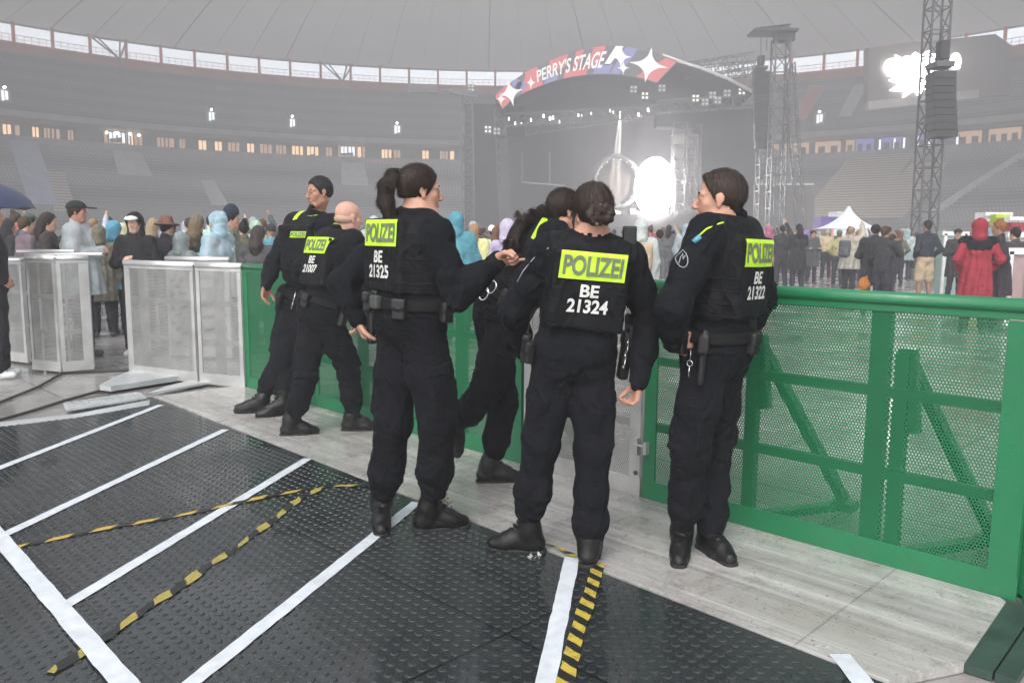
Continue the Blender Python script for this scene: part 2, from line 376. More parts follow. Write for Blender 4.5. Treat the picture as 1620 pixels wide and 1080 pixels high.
# ------------------------------------------------------------------ stadium bowl (camera stands inside it)
SC = Vector((-1.5, 59.0, 0)); NSEG = 132; A0, A1 = math.radians(-32), math.radians(212)
def S(r, ang, z): return Vector((SC.x + r * math.cos(ang), SC.y + r * math.sin(ang), z))
def angpt(px, py, r):
    """angle on a ring of radius r seen at pixel"""
    d = ray(px, py); d = Vector((d.x, d.y, 0)).normalized(); o = Vector((0, 0, 0)) - SC
    b = o.dot(d); c = o.dot(o) - r * r; t = -b + math.sqrt(b * b - c); p = o + d * t
    rr_ = ray(px, py); k = t / math.hypot(rr_.x, rr_.y)
    return math.atan2(p.y, p.x), HC + rr_.z * k
def sweep(name, prof, m, parent, a0=A0, a1=A1, n=NSEG, uvs=True, label=None, smooth=False):
    mb = MB(); k = len(prof); vv = [0]
    for i in range(1, k): vv.append(vv[-1] + math.hypot(prof[i][0] - prof[i - 1][0], prof[i][1] - prof[i - 1][1]))
    for j in range(n + 1):
        a = a0 + (a1 - a0) * j / n; mb.pts([S(r, a, z) for r, z in prof])
    for j in range(n):
        for i in range(k - 1):
            q = j * k + i; U0, U1 = (a0 + (a1 - a0) * j / n) * 80, (a0 + (a1 - a0) * (j + 1) / n) * 80
            mb.face((q, q + k, q + k + 1, q + 1), [(U0, vv[i]), (U1, vv[i]), (U1, vv[i + 1]), (U0, vv[i + 1])])
    return mb.build(name, m, parent, smooth, label)
def steps(r0, z0, r1, z1, n):
    out = []
    for i in range(n):
        ra, za = r0 + (r1 - r0) * i / n, z0 + (z1 - z0) * i / n; rb, zb = r0 + (r1 - r0) * (i + 1) / n, z0 + (z1 - z0) * (i + 1) / n
        out += [(ra, za), (ra, za + (zb - za)), (rb, zb)]
    res = [out[0]]
    for p in out[1:]:
        if p != res[-1]: res.append(p)
    return res
def mat_seats(name, ca, cb, cc):
    m = mat(name, ca, .7); g = NG(m); b = g.n['Principled BSDF']
    t = g.n.new('ShaderNodeUVMap'); sp = g.n.new('ShaderNodeSeparateXYZ'); g.l.new(t.outputs[0], sp.inputs[0])
    fu = g.op('FRACT', g.op('DIVIDE', sp.outputs[0], .55)); fv = g.op('FRACT', g.op('DIVIDE', sp.outputs[1], 1.03))
    seat = g.op('MULTIPLY', g.op('GREATER_THAN', fu, .22), g.op('GREATER_THAN', fv, .35))
    v, x, y, z = g.coord(); nz = g.noise(v, .07, 4, .6); nf = g.noise(v, 1.2, 5, .7)
    c = g.mixc(seat, ca, cb); c = g.mixc(g.mapr(nz, .4, .6, 0, .45), c, cc); c = g.mixc(g.mapr(nf, .45, .75, 0, .35), c, (.06, .06, .06))
    g.l.new(c, b.inputs['Base Color']); return m
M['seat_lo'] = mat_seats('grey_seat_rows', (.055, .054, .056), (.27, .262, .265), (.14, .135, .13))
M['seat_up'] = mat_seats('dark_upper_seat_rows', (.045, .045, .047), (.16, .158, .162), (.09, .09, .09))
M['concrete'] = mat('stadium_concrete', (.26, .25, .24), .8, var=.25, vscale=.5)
M['pale_step'] = mat('pale_aisle_steps', (.42, .42, .42), .8, var=.15, vscale=1)
M['blue_cover'] = mat('pale_blue_seat_cover', (.34, .37, .50), .7, var=.15, vscale=1)
M['red_cover'] = mat('coral_seat_cover', (.55, .13, .12), .7, var=.15, vscale=1)
M['tan_cover'] = mat('tan_seat_rows', (.36, .31, .26), .7, var=.15, vscale=1)
g_ = NG(M['tan_cover']); v_, x_, y_, z_ = g_.coord(); rowf = g_.op('GREATER_THAN', g_.op('FRACT', g_.op('DIVIDE', z_, .357)), .45)
g_.l.new(g_.mixc(rowf, (.17, .14, .12), (.50, .43, .36)), g_.n['Principled BSDF'].inputs['Base Color'])
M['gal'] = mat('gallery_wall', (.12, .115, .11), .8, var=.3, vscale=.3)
M['red_con'] = mat('reddish_parapet', (.50, .14, .10), .8, var=.25, vscale=.4)
M['red_col'] = mat('red_column', (.90, .10, .05), .6)
M['rail'] = mat('pale_rail', (.75, .30, .26), .5)
M['steel'] = mat('grey_steel', (.16, .17, .18), .5, .3)
M['warm'] = emis('warm_window', (1.0, .62, .34), 1.0)
M['warm_dim'] = emis('dim_warm_window', (.85, .52, .33), .42)
M['coldwin'] = emis('cold_doorway_light', (.85, .9, 1.0), 1.1)
M['lampw'] = emis('white_lamp', (1.0, .93, .82), 9.0)
M['bluewin'] = emis('violet_window', (.26, .25, .75), .42)
def mat_roof():
    m = mat('translucent_roof_membrane', (.62, .62, .60), .7); g = NG(m); b = g.n['Principled BSDF']
    v, x, y, z = g.coord(); nz = g.noise(v, .05, 5, .6)
    c = g.mixc(g.mapr(nz, .35, .65, 0, 1), (.36, .36, .35), (.46, .46, .45)); g.l.new(c, b.inputs['Base Color'])
    tr = g.n.new('ShaderNodeBsdfTranslucent'); tr.inputs[0].default_value = (.55, .54, .52, 1)
    mx = g.n.new('ShaderNodeMixShader'); mx.inputs[0].default_value = .2
    g.l.new(b.outputs[0], mx.inputs[1]); g.l.new(tr.outputs[0], mx.inputs[2]); g.l.new(mx.outputs[0], g.n['Material Output'].inputs['Surface'])
    return m
M['roof'] = mat_roof(); M['seam'] = mat('roof_seam', (.36, .36, .36), .6); M['seam_b'] = mat('pale_roof_cable', (.8, .79, .76), .5)

st = empty('stadium', 'grey oval stadium grandstand with two tiers of seats and a pale ring roof', 'stadium')
Z1, Z2 = 12.3, 15.4       # gallery floor, gallery ceiling
R1, R2 = 75.5, 87.0
sweep('perimeter_wall', [(57.6, -.5), (57.6, 1.6), (58.0, 1.6)], M['concrete'], st)
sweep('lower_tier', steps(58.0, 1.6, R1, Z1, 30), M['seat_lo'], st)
sweep('gallery_floor', [(R1, Z1), (R1, Z1 + .9), (R1 + .2, Z1 + .9), (R1 + .2, Z1 + .004), (80, Z1 + .004)], M['concrete'], st)
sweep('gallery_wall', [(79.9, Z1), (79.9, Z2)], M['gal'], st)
sweep('fascia', [(80.2, Z2), (74.6, Z2 - .02), (74.6, Z2 + .75), (75.2, Z2 + .75)], M['concrete'], st)
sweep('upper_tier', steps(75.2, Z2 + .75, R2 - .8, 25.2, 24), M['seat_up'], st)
sweep('parapet', [(R2 - .8, 25.2), (R2 - .8, 26.5), (R2, 26.5), (R2, 20)], M['red_con'], st)
sweep('parapet_trim', [(R2 - .9, 26.35), (R2 - .9, 26.62), (R2 - .3, 26.62)], M['red_col'], st)
# roof ring
RO, ZRO = 88.6, 29.6
sweep('roof', [(RO, ZRO), (RO - 6, ZRO + .75), (70, ZRO + 2.2), (55, ZRO + 3.4), (42, ZRO + 4.1)], M['roof'], st, smooth=True)
sweep('roof_edge', [(RO + .25, ZRO - .22), (RO + .25, ZRO + .25), (RO, ZRO + .25), (RO, ZRO - .22), (RO + .25, ZRO - .22)], M['seam'], st)
for i in range(0, 66):
    a = A0 + (A1 - A0) * (i + .5) / 66
    if not (math.radians(20) < a < math.radians(165)): continue
    mb = MB(); w_ = .07
    for j in range(2): pass
    mb.tube([S(RO - .1, a, ZRO - .05), S(RO - 6, a, ZRO + .65), S(70, a, ZRO + 2.1), S(55, a, ZRO + 3.3), S(43, a, ZRO + 4.0)], .05 if i % 3 else .09, 6)
    mb.build('roof_seam', M['seam_b'] if math.radians(48) < a < math.radians(75) and i % 2 else M['seam'], st, True)
# columns and railing in the open gap under the roof
ncol = 76
cola = [A0 + (A1 - A0) * (i + .35) / ncol for i in range(ncol)]
for a in cola:
    if not (math.radians(18) < a < math.radians(168)): continue
    mb = MB(); mb.bar(S(88.15, a, 24.5), S(88.15, a, ZRO + .05), .34, .34); mb.build('column', M['red_col'], st)
mb = MB()
rp = [S(R2 - .55, A0 + (A1 - A0) * i / 400, 27.6) for i in range(60, 360)]
mb.tube(rp, .04, 4); mb.tube([p - Vector((0, 0, .5)) for p in rp], .025, 4)
for p in rp[::1]: mb.bar(p, p - Vector((0, 0, 1.1)), .05)
mb.build('railing', M['rail'], st)
# V shaped roof supports
for px, py in ((187, 97), (541, 134), (1183, 128)):
    a, z_ = angpt(px, py, R2 - 2.2)
    o = None; mb = MB(); base = S(R2 - 3.0, a, 26.0)
    for da, rr2 in ((-.036, 88.0), (-.022, 88.3), (.016, 88.3), (.026, 88.0)):
        mb.tube([base, S(rr2, a - da, ZRO + .1)], .13, 6)
    mb.tube([base, S(R2 - 4.5, a, 17.8)], .13, 6)
    mb.build('roof_support', M['steel'], st, True)
rw0 = random.Random(2)
# gallery: dark bays with lit windows
def win(px, w_m, m, z0=.75, z1=2.6, name='lit_window', r=79.75, y=225):
    a, _ = angpt(px, y, r); da = w_m / 2 / r; mb = MB()
    pts = [S(r, a + da, Z1 + z0), S(r, a - da, Z1 + z0), S(r, a - da, Z1 + z1), S(r, a + da, Z1 + z1)]
    mb.prism(pts, (pts[0] - SC).normalized() * .08 * Vector((1, 1, 0)).length)
    o = mb.build(name, m, st); fr = MB(); nf = max(1, round(w_m / .55)); n_ = (Vector((SC.x, SC.y, 0)) - Vector((pts[0].x, pts[0].y, 0))).normalized() * .06
    for k in range(nf + 1):
        q = pts[0].lerp(pts[1], k / nf) + n_; fr.bar(q, q + Vector((0, 0, z1 - z0)), .09 if k % 2 else .16)
    q0, q1 = pts[0].lerp(pts[1], .05) + n_, pts[0].lerp(pts[1], rw0.uniform(.3, .9)) + n_; hh_ = rw0.uniform(.2, .75); fr.prism([q0, q1, q1 + Vector((0, 0, hh_)), q0 + Vector((0, 0, hh_ * .6))], n_)
    fr.build('window_frame', M['gal'], o); return o
rw = random.Random(11)
for px, w_, mm in ((12, 1.2, 'warm'), (28, .7, 'warm_dim'), (57, 1.0, 'warm'), (78, 1.4, 'warm_dim'), (92, .6, 'warm_dim'), (112, .9, 'warm_dim'),
                   (257, 1.7, 'warm_dim'), (271, .8, 'warm_dim'), (288, .9, 'warm_dim'), (320, 1.3, 'warm'), (345, 1.2, 'warm'), (369, 1.8, 'warm_dim'), (396, 1.2, 'warm'),
                   (420, 1.9, 'warm_dim'), (444, 1.6, 'warm_dim'), (470, 1.8, 'warm'), (494, 1.9, 'warm'), (520, 1.1, 'warm_dim'),
                   (611, 1.7, 'warm'), (628, 1.2, 'warm_dim'), (673, 1.2, 'warm'), (702, 1.4, 'warm_dim'), (715, .8, 'warm'), (745, 1.0, 'warm')):
    win(px, w_, M[mm])
# big openings with lamps and day light
for px, w_, ct in ((195, 5.2, 0), (556, 4.4, 1)):
    win(px, w_, M['warm_dim'], .1, 2.95, 'lit_opening', 79.78, 228)
    win(px - 6, w_ * .55, M['coldwin'], 1.5, 2.8, 'pale_window', 79.6, 228)
    win(px + 12, w_ * .16, M['warm'], .2, 2.8, 'lit_door', 79.6, 228)
for px in (168, 186, 205, 219, 182):
    a, _ = angpt(px, 212, 79.4); mb = MB(); mb.tube([S(79.3, a, Z1 + 2.5 + rw.random() * .35), S(79.1, a, Z1 + 2.7)], .16, 8); mb.build('gallery_lamp', M['lampw'], st)
# right side bays, brighter, with posts
for x0, x1, mm in ((1222, 1232, 'warm_dim'), (1240, 1280, 'warm_dim'), (1290, 1330, 'warm_dim'), (1338, 1352, 'warm_dim'), (1354, 1382, 'bluewin'), (1394, 1428, 'bluewin'), (1450, 1466, 'bluewin'), (1478, 1494, 'bluewin'), (1513, 1552, 'warm_dim'), (1563, 1614, 'warm_dim')):
    aa, _ = angpt(x0, 232, 79.7); ab, _ = angpt(x1, 232, 79.7)
    mb = MB(); zt = Z1 + 2.9
    for (za, zb) in ((.15, 2.9),):
        pts = [S(79.7, aa, Z1 + za), S(79.7, ab, Z1 + za), S(79.7, ab, Z1 + zb), S(79.7, aa, Z1 + zb)]; mb.prism(pts, (.01, .05, 0))
    w_ = mb.build('lit_bay', M[mm], st)
    mb = MB(); k = max(1, int((x1 - x0) / 14))
    for j in range(k):
        a = aa + (ab - aa) * (j + .55) / k; d2 = abs(ab - aa) / k * .26
        pts = [S(79.4, a + d2, Z1 + .2), S(79.4, a - d2, Z1 + .2), S(79.4, a - d2, Z1 + 2.2), S(79.4, a + d2, Z1 + 2.2)]; mb.prism(pts, (0, .05, 0))
    mb.build('inner_doorway', M['gal'], w_)
for px in (1392, 1415, 1430, 1452, 1470, 1514):
    win(px, .45, M['coldwin'], .3, 2.7, 'pale_window', 79.5, 228)
def hit(px, py, tier='lo'):
    lo = (58.0, 1.6, R1, Z1) if tier == 'lo' else (75.2, Z2 + .75, R2 - .8, 25.2)
    best = None
    for k in range(401):
        r = lo[0] + (lo[2] - lo[0]) * k / 400; z = lo[1] + (lo[3] - lo[1]) * k / 400
        a, zz = angpt(px, py, r)
        if best is None or abs(zz - z) < best[0]: best = (abs(zz - z), r, a, z)
    return best[1:]
# entrances in the upper tier: small bright doorways
for px, py, ww in ((6, 155, 1.5), (334, 186, 1.5), (462, 196, 1.4), (628, 206, 1.7), (740, 210, 1.7), (1297, 190, 1.6)):
    r, a, z_ = hit(px, py + 9, 'up'); r -= .3; z_ += .9; da = ww / 2 / r; mb = MB()
    pts = [S(r, a + da, z_ - .75), S(r, a - da, z_ - .75), S(r, a - da, z_ + .75), S(r, a + da, z_ + .75)]
    mb.prism([p - Vector((0, 0, 0)) for p in pts], (S(1, a, 0) - SC).normalized() * 2.4); e = mb.build('entrance_box', M['concrete'], st)
    mb = MB()
    n_ = -(S(1, a, 0) - SC).normalized() * .08
    for k in (-.5, .08):
        q = [S(r, a + da * (-k), z_ - .6 + .15 * (k > 0)) + n_, S(r, a + da * (-k - .46), z_ - .6 + .15 * (k > 0)) + n_, S(r, a + da * (-k - .46), z_ + .6) + n_, S(r, a + da * (-k), z_ + .6) + n_]
        i = mb.pts(q); mb.face((i, i + 1, i + 2, i + 3))
    mb.build('bright_doorway', M['coldwin'], e)
    mb = MB(); c = S(r, a, z_ + .98) + n_; mb.tube([c, c + n_ * 3], .15, 8); mb.build('entrance_lamp', M['lampw'], st)
# aisles and covered seat blocks lying on the tiers
def strip(pxa, pya, pxb, pyb, wa, wb, m, name, tier='lo'):
    """strip on the tier slope between two seen points (bottom, top)"""
    r0, a0, z0 = hit(pxa, pya, tier); r1, a1, z1 = hit(pxb, pyb, tier); n = 12; mb = MB(); lift = .42
    for i in range(n + 1):
        t = i / n; r = r0 + (r1 - r0) * t; a = a0 + (a1 - a0) * t; z = z0 + (z1 - z0) * t + lift; h = (wa + (wb - wa) * t) / 2 / r
        mb.pts([S(r, a + h, z), S(r, a - h, z), S(r, a + h, z - .3), S(r, a - h, z - .3)])
    for i in range(n):
        b = i * 4; mb.face((b, b + 4, b + 5, b + 1)); mb.face((b, b + 2, b + 6, b + 4)); mb.face((b + 1, b + 5, b + 7, b + 3))
    return mb.build(name, m, st)
strip(75, 330, 38, 228, 3.6, 3.2, M['blue_cover'], 'seat_cover')
strip(105, 340, 88, 278, 2.6, 2.2, M['tan_cover'], 'seat_cover')
strip(216, 283, 200, 244, 4.4, 3.6, M['pale_step'], 'seat_cover')
strip(350, 330, 328, 290, 2.2, 1.8, M['pale_step'], 'aisle')
strip(562, 298, 558, 262, 4.0, 3.6, M['pale_step'], 'seat_cover')
strip(1395, 350, 1470, 262, 5, 4.6, M['tan_cover'], 'seat_cover')
strip(1318, 350, 1395, 250, 9, 8.5, M['tan_cover'], 'seat_cover')
strip(1478, 340, 1618, 248, 1.2, 1.1, M['pale_step'], 'aisle')
strip(1262, 195, 1292, 140, 2.2, 2.2, M['red_cover'], 'seat_cover', 'up')
strip(1335, 190, 1362, 138, 1.8, 1.8, M['pale_step'], 'seat_cover', 'up')
strip(1180, 340, 1230, 262, 1.5, 1.4, M['pale_step'], 'aisle')
# row of small posts along the tiers
mb = MB()
for i in range(26):
    a, _ = angpt(577 + i * 2.6 * 1.6, 264, 75.0); mb.bar(S(74.8, a, Z1), S(74.8, a, Z1 + .5), .12)
mb.build('rail_post_row', M['rail'], st)
# ------------------------------------------------------------------ stage
YS = 72.0
M['stage_blk'] = mat('stage_black_cloth', (.030, .030, .033), .9, var=.3, vscale=.3)
M['stage_in'] = mat('stage_inner_cloth', (.045, .043, .046), .9, var=.3, vscale=.2)
M['truss'] = mat('stage_truss_metal', (.10, .10, .105), .5, .3)
M['truss_l'] = mat('pale_truss_metal', (.50, .49, .48), .4, .4); M['truss_m'] = mat('mid_truss_metal', (.17, .165, .16), .5, .3)
M['spk'] = mat('speaker_black', (.022, .022, .024), .6)
M['disc'] = emis('white_stage_disc', (1.0, .97, .95), 42.0)
M['spotw'] = emis('small_stage_lamp', (1.0, .93, .86), 2.0)
M['lens'] = emis('faint_lamp_lens', (1, .95, .9), .8)
M['ban_red'] = mat('banner_coral', (.60, .13, .13), .7)
M['ban_dark'] = mat('banner_charcoal', (.10, .10, .11), .7)
M['ban_blue'] = mat('banner_lavender', (.20, .20, .42), .7)
M['ban_white'] = mat('banner_white', (.85, .84, .82), .7)
def truss(mb, a, b, w, seg=None, r=.035, up=(0, 0, 1), lace=True):
    a, b = Vector(a), Vector(b); z = (b - a); L = z.length; z.normalize(); up = Vector(up)
    if abs(z.dot(up)) > .95: up = Vector((0, 1, 0))
    x = z.cross(up).normalized(); y = x.cross(z).normalized(); h = w / 2
    cs = [x * h + y * h, -x * h + y * h, -x * h - y * h, x * h - y * h]
    for c in cs: mb.bar(a + c, b + c, r * 2)
    n = max(1, round(L / (seg or w))); f = 0
    for i in range(n):
        p, q = a + z * (L * i / n), a + z * (L * (i + 1) / n)
        for k in range(4):
            c, d = cs[k], cs[(k + 1) % 4]
            mb.bar(p + c, p + d, r * 1.3)
            if lace: mb.bar(p + (c if i % 2 else d), q + (d if i % 2 else c), r * 1.2)
stg = empty('concert_stage', 'big dark concert stage with a curved coral and charcoal banner arch', 'stage', (5, 78, 0))
SO = dict(off=(5, 78, 0))
def SB(): return MB(**SO)
# deck
mb = SB(); mb.box((9, 79, .9), (33, 14, 1.8)); mb.build('deck', M['stage_blk'], stg)
mb = SB(); mb.box((9, 72.3, .9), (33, .25, 1.9)); mb.build('deck_skirt', M['stage_in'], stg)
# arch profile (front plane Y=YS-1), from left foot to the right truss
arch_o = [(783, 152), (800, 136), (825, 119), (850, 105), (875, 94), (900, 85), (930, 77), (960, 72), (990, 74), (1020, 80), (1048, 87), (1075, 97), (1110, 108), (1150, 124), (1192, 146)]
arch_i = [(795, 172), (808, 160), (828, 147), (852, 137), (877, 128), (902, 122), (932, 118), (962, 117), (990, 119), (1016, 124), (1040, 131)]
YA = YS - 1.0
def interp(L, t):
    d = [0]
    for i in range(1, len(L)): d.append(d[-1] + math.hypot(L[i][0] - L[i - 1][0], L[i][1] - L[i - 1][1]))
    s = t * d[-1]
    for i in range(1, len(L)):
        if s <= d[i] + 1e-9:
            k = (s - d[i - 1]) / (d[i] - d[i - 1]); return (L[i - 1][0] + (L[i][0] - L[i - 1][0]) * k, L[i - 1][1] + (L[i][1] - L[i - 1][1]) * k)
    return L[-1]
bo = arch_o[:12]; bi = arch_i
bo = [(783, 152)] + arch_o[1:11] + [(1073, 97)]
def AP(t, w, dy=0.0):
    """banner coordinates: t along 0..1, w 0 bottom .. 1 top -> world"""
    a, b = interp(bi, t), interp(bo, t); px, py = a[0] + (b[0] - a[0]) * w, a[1] + (b[1] - a[1]) * w
    p = P(px, py, YA); p.y += dy - .0; return p
n = 60; mb = SB()
for i in range(n + 1):
    for dy in (0, .4):
        for w_ in (0, 1): mb.pts([AP(i / n, w_, dy)])
for i in range(n):
    b = 4 * i
    mb.face((b, b + 4, b + 5, b + 1)); mb.face((b + 2, b + 3, b + 7, b + 6)); mb.face((b + 1, b + 5, b + 7, b + 3)); mb.face((b, b + 2, b + 6, b + 4))
mb.face((0, 1, 3, 2)); b = 4 * n; mb.face((b, b + 2, b + 3, b + 1))
ban = mb.build('banner', M['ban_dark'], stg)
def patch(t0, t1, w0, w1, m, sk0=0.0, sk1=0.0, dy=-.02, name='colour_patch'):
    mb = SB(); k = max(2, int((t1 - t0) * 40))
    for i in range(k + 1):
        t = t0 + (t1 - t0) * i / k
        for w_ in (w0, w1):
            tt = t + (sk0 + (sk1 - sk0) * i / k) * (w_ - .5); mb.pts([AP(min(1, max(0, tt)), w_, dy)])
    for i in range(k): mb.face((2 * i, 2 * i + 2, 2 * i + 3, 2 * i + 1))
    mb.build(name, m, ban)
def patchc(t0, t1, m, sk0=.0, sk1=.0, w0=0.0, w1=1.0): patch(t0, t1, w0, w1, m, sk0, sk1)
patchc(0, .085, M['ban_red'], 0, .05); patchc(.17, .275, M['ban_red'], .05, -.03); patchc(.32, .42, M['ban_red'], .02, .02, 0.45, 1)
patchc(.30, .38, M['ban_blue'], 0, 0, 0, .35); patchc(.47, .50, M['ban_red'], 0, .03, .3, 1); patchc(.55, .625, M['ban_red'], .03, 0, .3, 1)
patchc(.42, .56, M['ban_red'], 0, 0, 0, .28); patchc(.60, .70, M['ban_blue'], 0, 0, 0, .35)
patchc(.655, .69, M['ban_white'], .04, .05, .3, 1); patchc(.715, .775, M['ban_blue'], .02, .03); patchc(.90, .995, M['ban_red'], .08, 0, 0, 1)
def star(t, w, sx, sz, m=M['ban_white'], rot=0.0):
    c = AP(t, w, -.05); mb = SB(); pts = []
    for k in range(32):
        a = k / 32 * 2 * math.pi; q = (abs(math.cos(a)) ** .5 + 0) ; rr_ = 1 / (abs(math.cos(a)) ** .55 + abs(math.sin(a)) ** .55) ** (1 / .55)
        a2 = a + rot; pts.append(c + Vector((math.cos(a) * rr_ * sx, 0, math.sin(a) * rr_ * sz)) if not rot else c + Vector((math.cos(a2) * rr_ * sx, 0, math.sin(a2) * rr_ * sz)))
    mb.prism(pts, (0, .03, 0)); mb.build('star', m, ban)
star(.085, .45, 1.05, 1.15, rot=.25); star(.02, .55, .45, .55); star(.215, .35, .4, .6); star(.725, .62, .85, .95); star(.765, .25, .5, .6); star(.885, .52, 1.65, 1.45, rot=-.15)
for t, w_, r_ in ((.135, .66, .42), (.155, .42, .42), (.12, .35, .3)):
    c = AP(t, w_, -.03); mb = SB(); mb.prism([c + Vector((math.cos(k * .3927) * r_, 0, math.sin(k * .3927) * r_)) for k in range(16)], (0, .02, 0)); mb.build('dot', M['ban_blue'], ban)

def text_mesh(txt, size, bold=.0, sx=1.0, spacing=1.0):
    cu = bpy.data.curves.new('t', 'FONT'); cu.body = txt; cu.size = size; cu.align_x = 'CENTER'; cu.align_y = 'CENTER'; cu.offset = bold; cu.space_character = spacing
    ob = bpy.data.objects.new('t', cu); COL.objects.link(ob); dg = bpy.context.evaluated_depsgraph_get()
    me = bpy.data.meshes.new_from_object(ob.evaluated_get(dg)); bpy.data.objects.remove(ob); bpy.data.curves.remove(cu)
    me.transform(Matrix.Diagonal((sx, 1, 1, 1))); me.materials.clear(); return me
# arch lettering, bent along the banner
me = text_mesh("PERRY'S STAGE", 1.0, .022, .62)
bm = bmesh.new(); bm.from_mesh(me); bmesh.ops.subdivide_edges(bm, edges=[e for e in bm.edges if e.calc_length() > .2], cuts=3)
xs = [v.co.x for v in bm.verts]; ys_ = [v.co.y for v in bm.verts]; x0, x1, y0, y1 = min(xs), max(xs), min(ys_), max(ys_)
for v in bm.verts:
    p = AP(.255 + (v.co.x - x0) / (x1 - x0) * .385, .20 + (v.co.y - y0) / (y1 - y0) * .62, -.06); v.co = p - Vector(SO['off'])
bm.to_mesh(me); bm.free(); link_mesh('lettering', me, M['ban_white'], ban)
# thin pale roof edge to the right of the banner
mb = SB(); q = [P(x, y, YA) for x, y in arch_o[10:]]; mb.tube(q, .12, 6); mb.build('roof_rim', M['truss_l'], stg, True)
# dark canopy behind the arch
mb = SB(); full = arch_o; back = 12.0
for (x, y) in full:
    p = P(x, y + 3, YA + .2); mb.pts([p, p + Vector((0, back, -1.0))])
for i in range(len(full) - 1): mb.face((2 * i, 2 * i + 2, 2 * i + 3, 2 * i + 1))
mb.build('canopy', M['stage_blk'], stg, True)
mb = SB(); i0 = mb.pts([P(x, y + 3, YA + .2) + Vector((0, back, -1)) for x, y in full] + [P(1192, 385, YA) + Vector((0, back, 0)), P(783, 385, YA) + Vector((0, back, 0))]); mb.face(range(i0, i0 + len(full) + 2))
mb.build('backdrop', M['stage_in'], stg)
# valance of dark cloth and light bars under the arch
def panel(x0, y0, x1, y1, Y, m, name, th=.4, sides=None):
    mb = SB(); mb.prism([P(x0, y1, Y), P(x1, y1, Y), P(x1, y0, Y), P(x0, y0, Y)], (0, th, 0)); return mb.build(name, m, stg)
for (x0, y0, x1, y1, Y, w_) in ((800, 190, 1035, 178, YS + 1, 1.0), (830, 205, 1100, 165, YS + 4, 1.0), (1040, 170, 1195, 160, YS + .5, 1.0), (790, 172, 800, 360, YS + .5, .9), (1075, 195, 1075, 365, YS + 2, 1.2), (1100, 195, 1100, 365, YS + 2.5, 1.0)):
    mb = SB(); truss(mb, P(x0, y0, Y), P(x1, y1, Y), w_, r=.05); mb.build('truss', M['truss'], stg)
mb = SB(); truss(mb, P(1072, 214, YS - .5), P(1074, 335, YS - .5), .9, r=.05); truss(mb, P(1094, 214, YS - .5), P(1092, 335, YS - .5), .9, r=.05)
for k in range(7): mb.box(P(1083, 225 + k * 17, YS - .5), (1.6, .2, .18))
mb.build('side_tower', M['truss_m'], stg)
for k in range(6):
    mb = SB(); c = P(1074, 222 + k * 19, YS - 1.1); mb.box(c, (.7, .3, .6)); mb.build('tower_lamp', M['truss_m'], stg)
# lamps hanging under the trusses
rl = random.Random(4)
for i in range(46):
    t = i / 45; x = 805 + t * 225; y = 190 - t * 14 + rl.uniform(-7, 7)
    mb = SB(); c = P(x, y, YS + rl.uniform(0, 3)); mb.tube([c, c + Vector((0, -.3, -.25))], .04 + .06 * rl.random(), 7)
    mb.build('stage_lamp', M['spotw'] if rl.random() < .28 else M['truss'], stg)
for i, (x, y) in enumerate(((1100, 156), (1127, 151), (1150, 148), (1173, 145), (1115, 162), (1135, 159), (1020, 152), (1047, 140), (1002, 142), (772, 205), (786, 208), (745, 140))):
    mb = SB(); c = P(x, y, YS - .3)
    mb.box(c, (.62, .2, .62)); bl_ = mb.build('blinder_light', M['truss'], stg)
    for dx, dz in ((-.16, -.16), (.16, -.16), (-.16, .16), (.16, .16)):
        mb = SB(); mb.box(c + Vector((dx, -.13, dz)), (.17, .05, .17)); mb.build('blinder_lamp', M['truss_l'] if i % 3 else M['lens'], bl_)
# side blocks
panel(1110, 195, 1200, 372, YS + .8, M['stage_blk'], 'right_wing', 3.0)
panel(1040, 166, 1205, 200, YS + 1.5, M['stage_blk'], 'right_header', 2.0)
panel(735, 165, 790, 372, YS + 1.2, M['stage_blk'], 'left_wing', 2.5)
panel(785, 168, 830, 215, YS + 2.2, M['stage_blk'], 'left_header', 2.0)
panel(1196, 292, 1288, 372, YS - 4, M['gal'], 'side_screen', .8)
panel(1196, 290, 1288, 293, YS - 4.05, M['truss_l'], 'screen_edge', .1)
mb = SB(); mb.bar(P(826, 288, YS + 3), P(895, 294, YS + 3), .14); mb.bar(P(826, 240, YS + 3), P(826, 288, YS + 3), .12); mb.bar(P(870, 240, YS + 3), P(870, 290, YS + 3), .10)
mb.build('light_bar', M['truss_m'], stg)
# mid riser and equipment silhouettes
for i in range(26):
    x = 905 + i * 9.5; h = rl.uniform(4, 15); mb = SB(); mb.box(P(x, 345 - h / 2, YS + 2 + rl.random() * 4), (rl.uniform(.4, 1.1), .8, h * .055)); mb.build('equipment_case', M['truss'], stg)
mb = SB(); mb.box((P(960, 350, YS + 3)), (17, 4, 1.2)); mb.build('riser', M['stage_in'], stg)
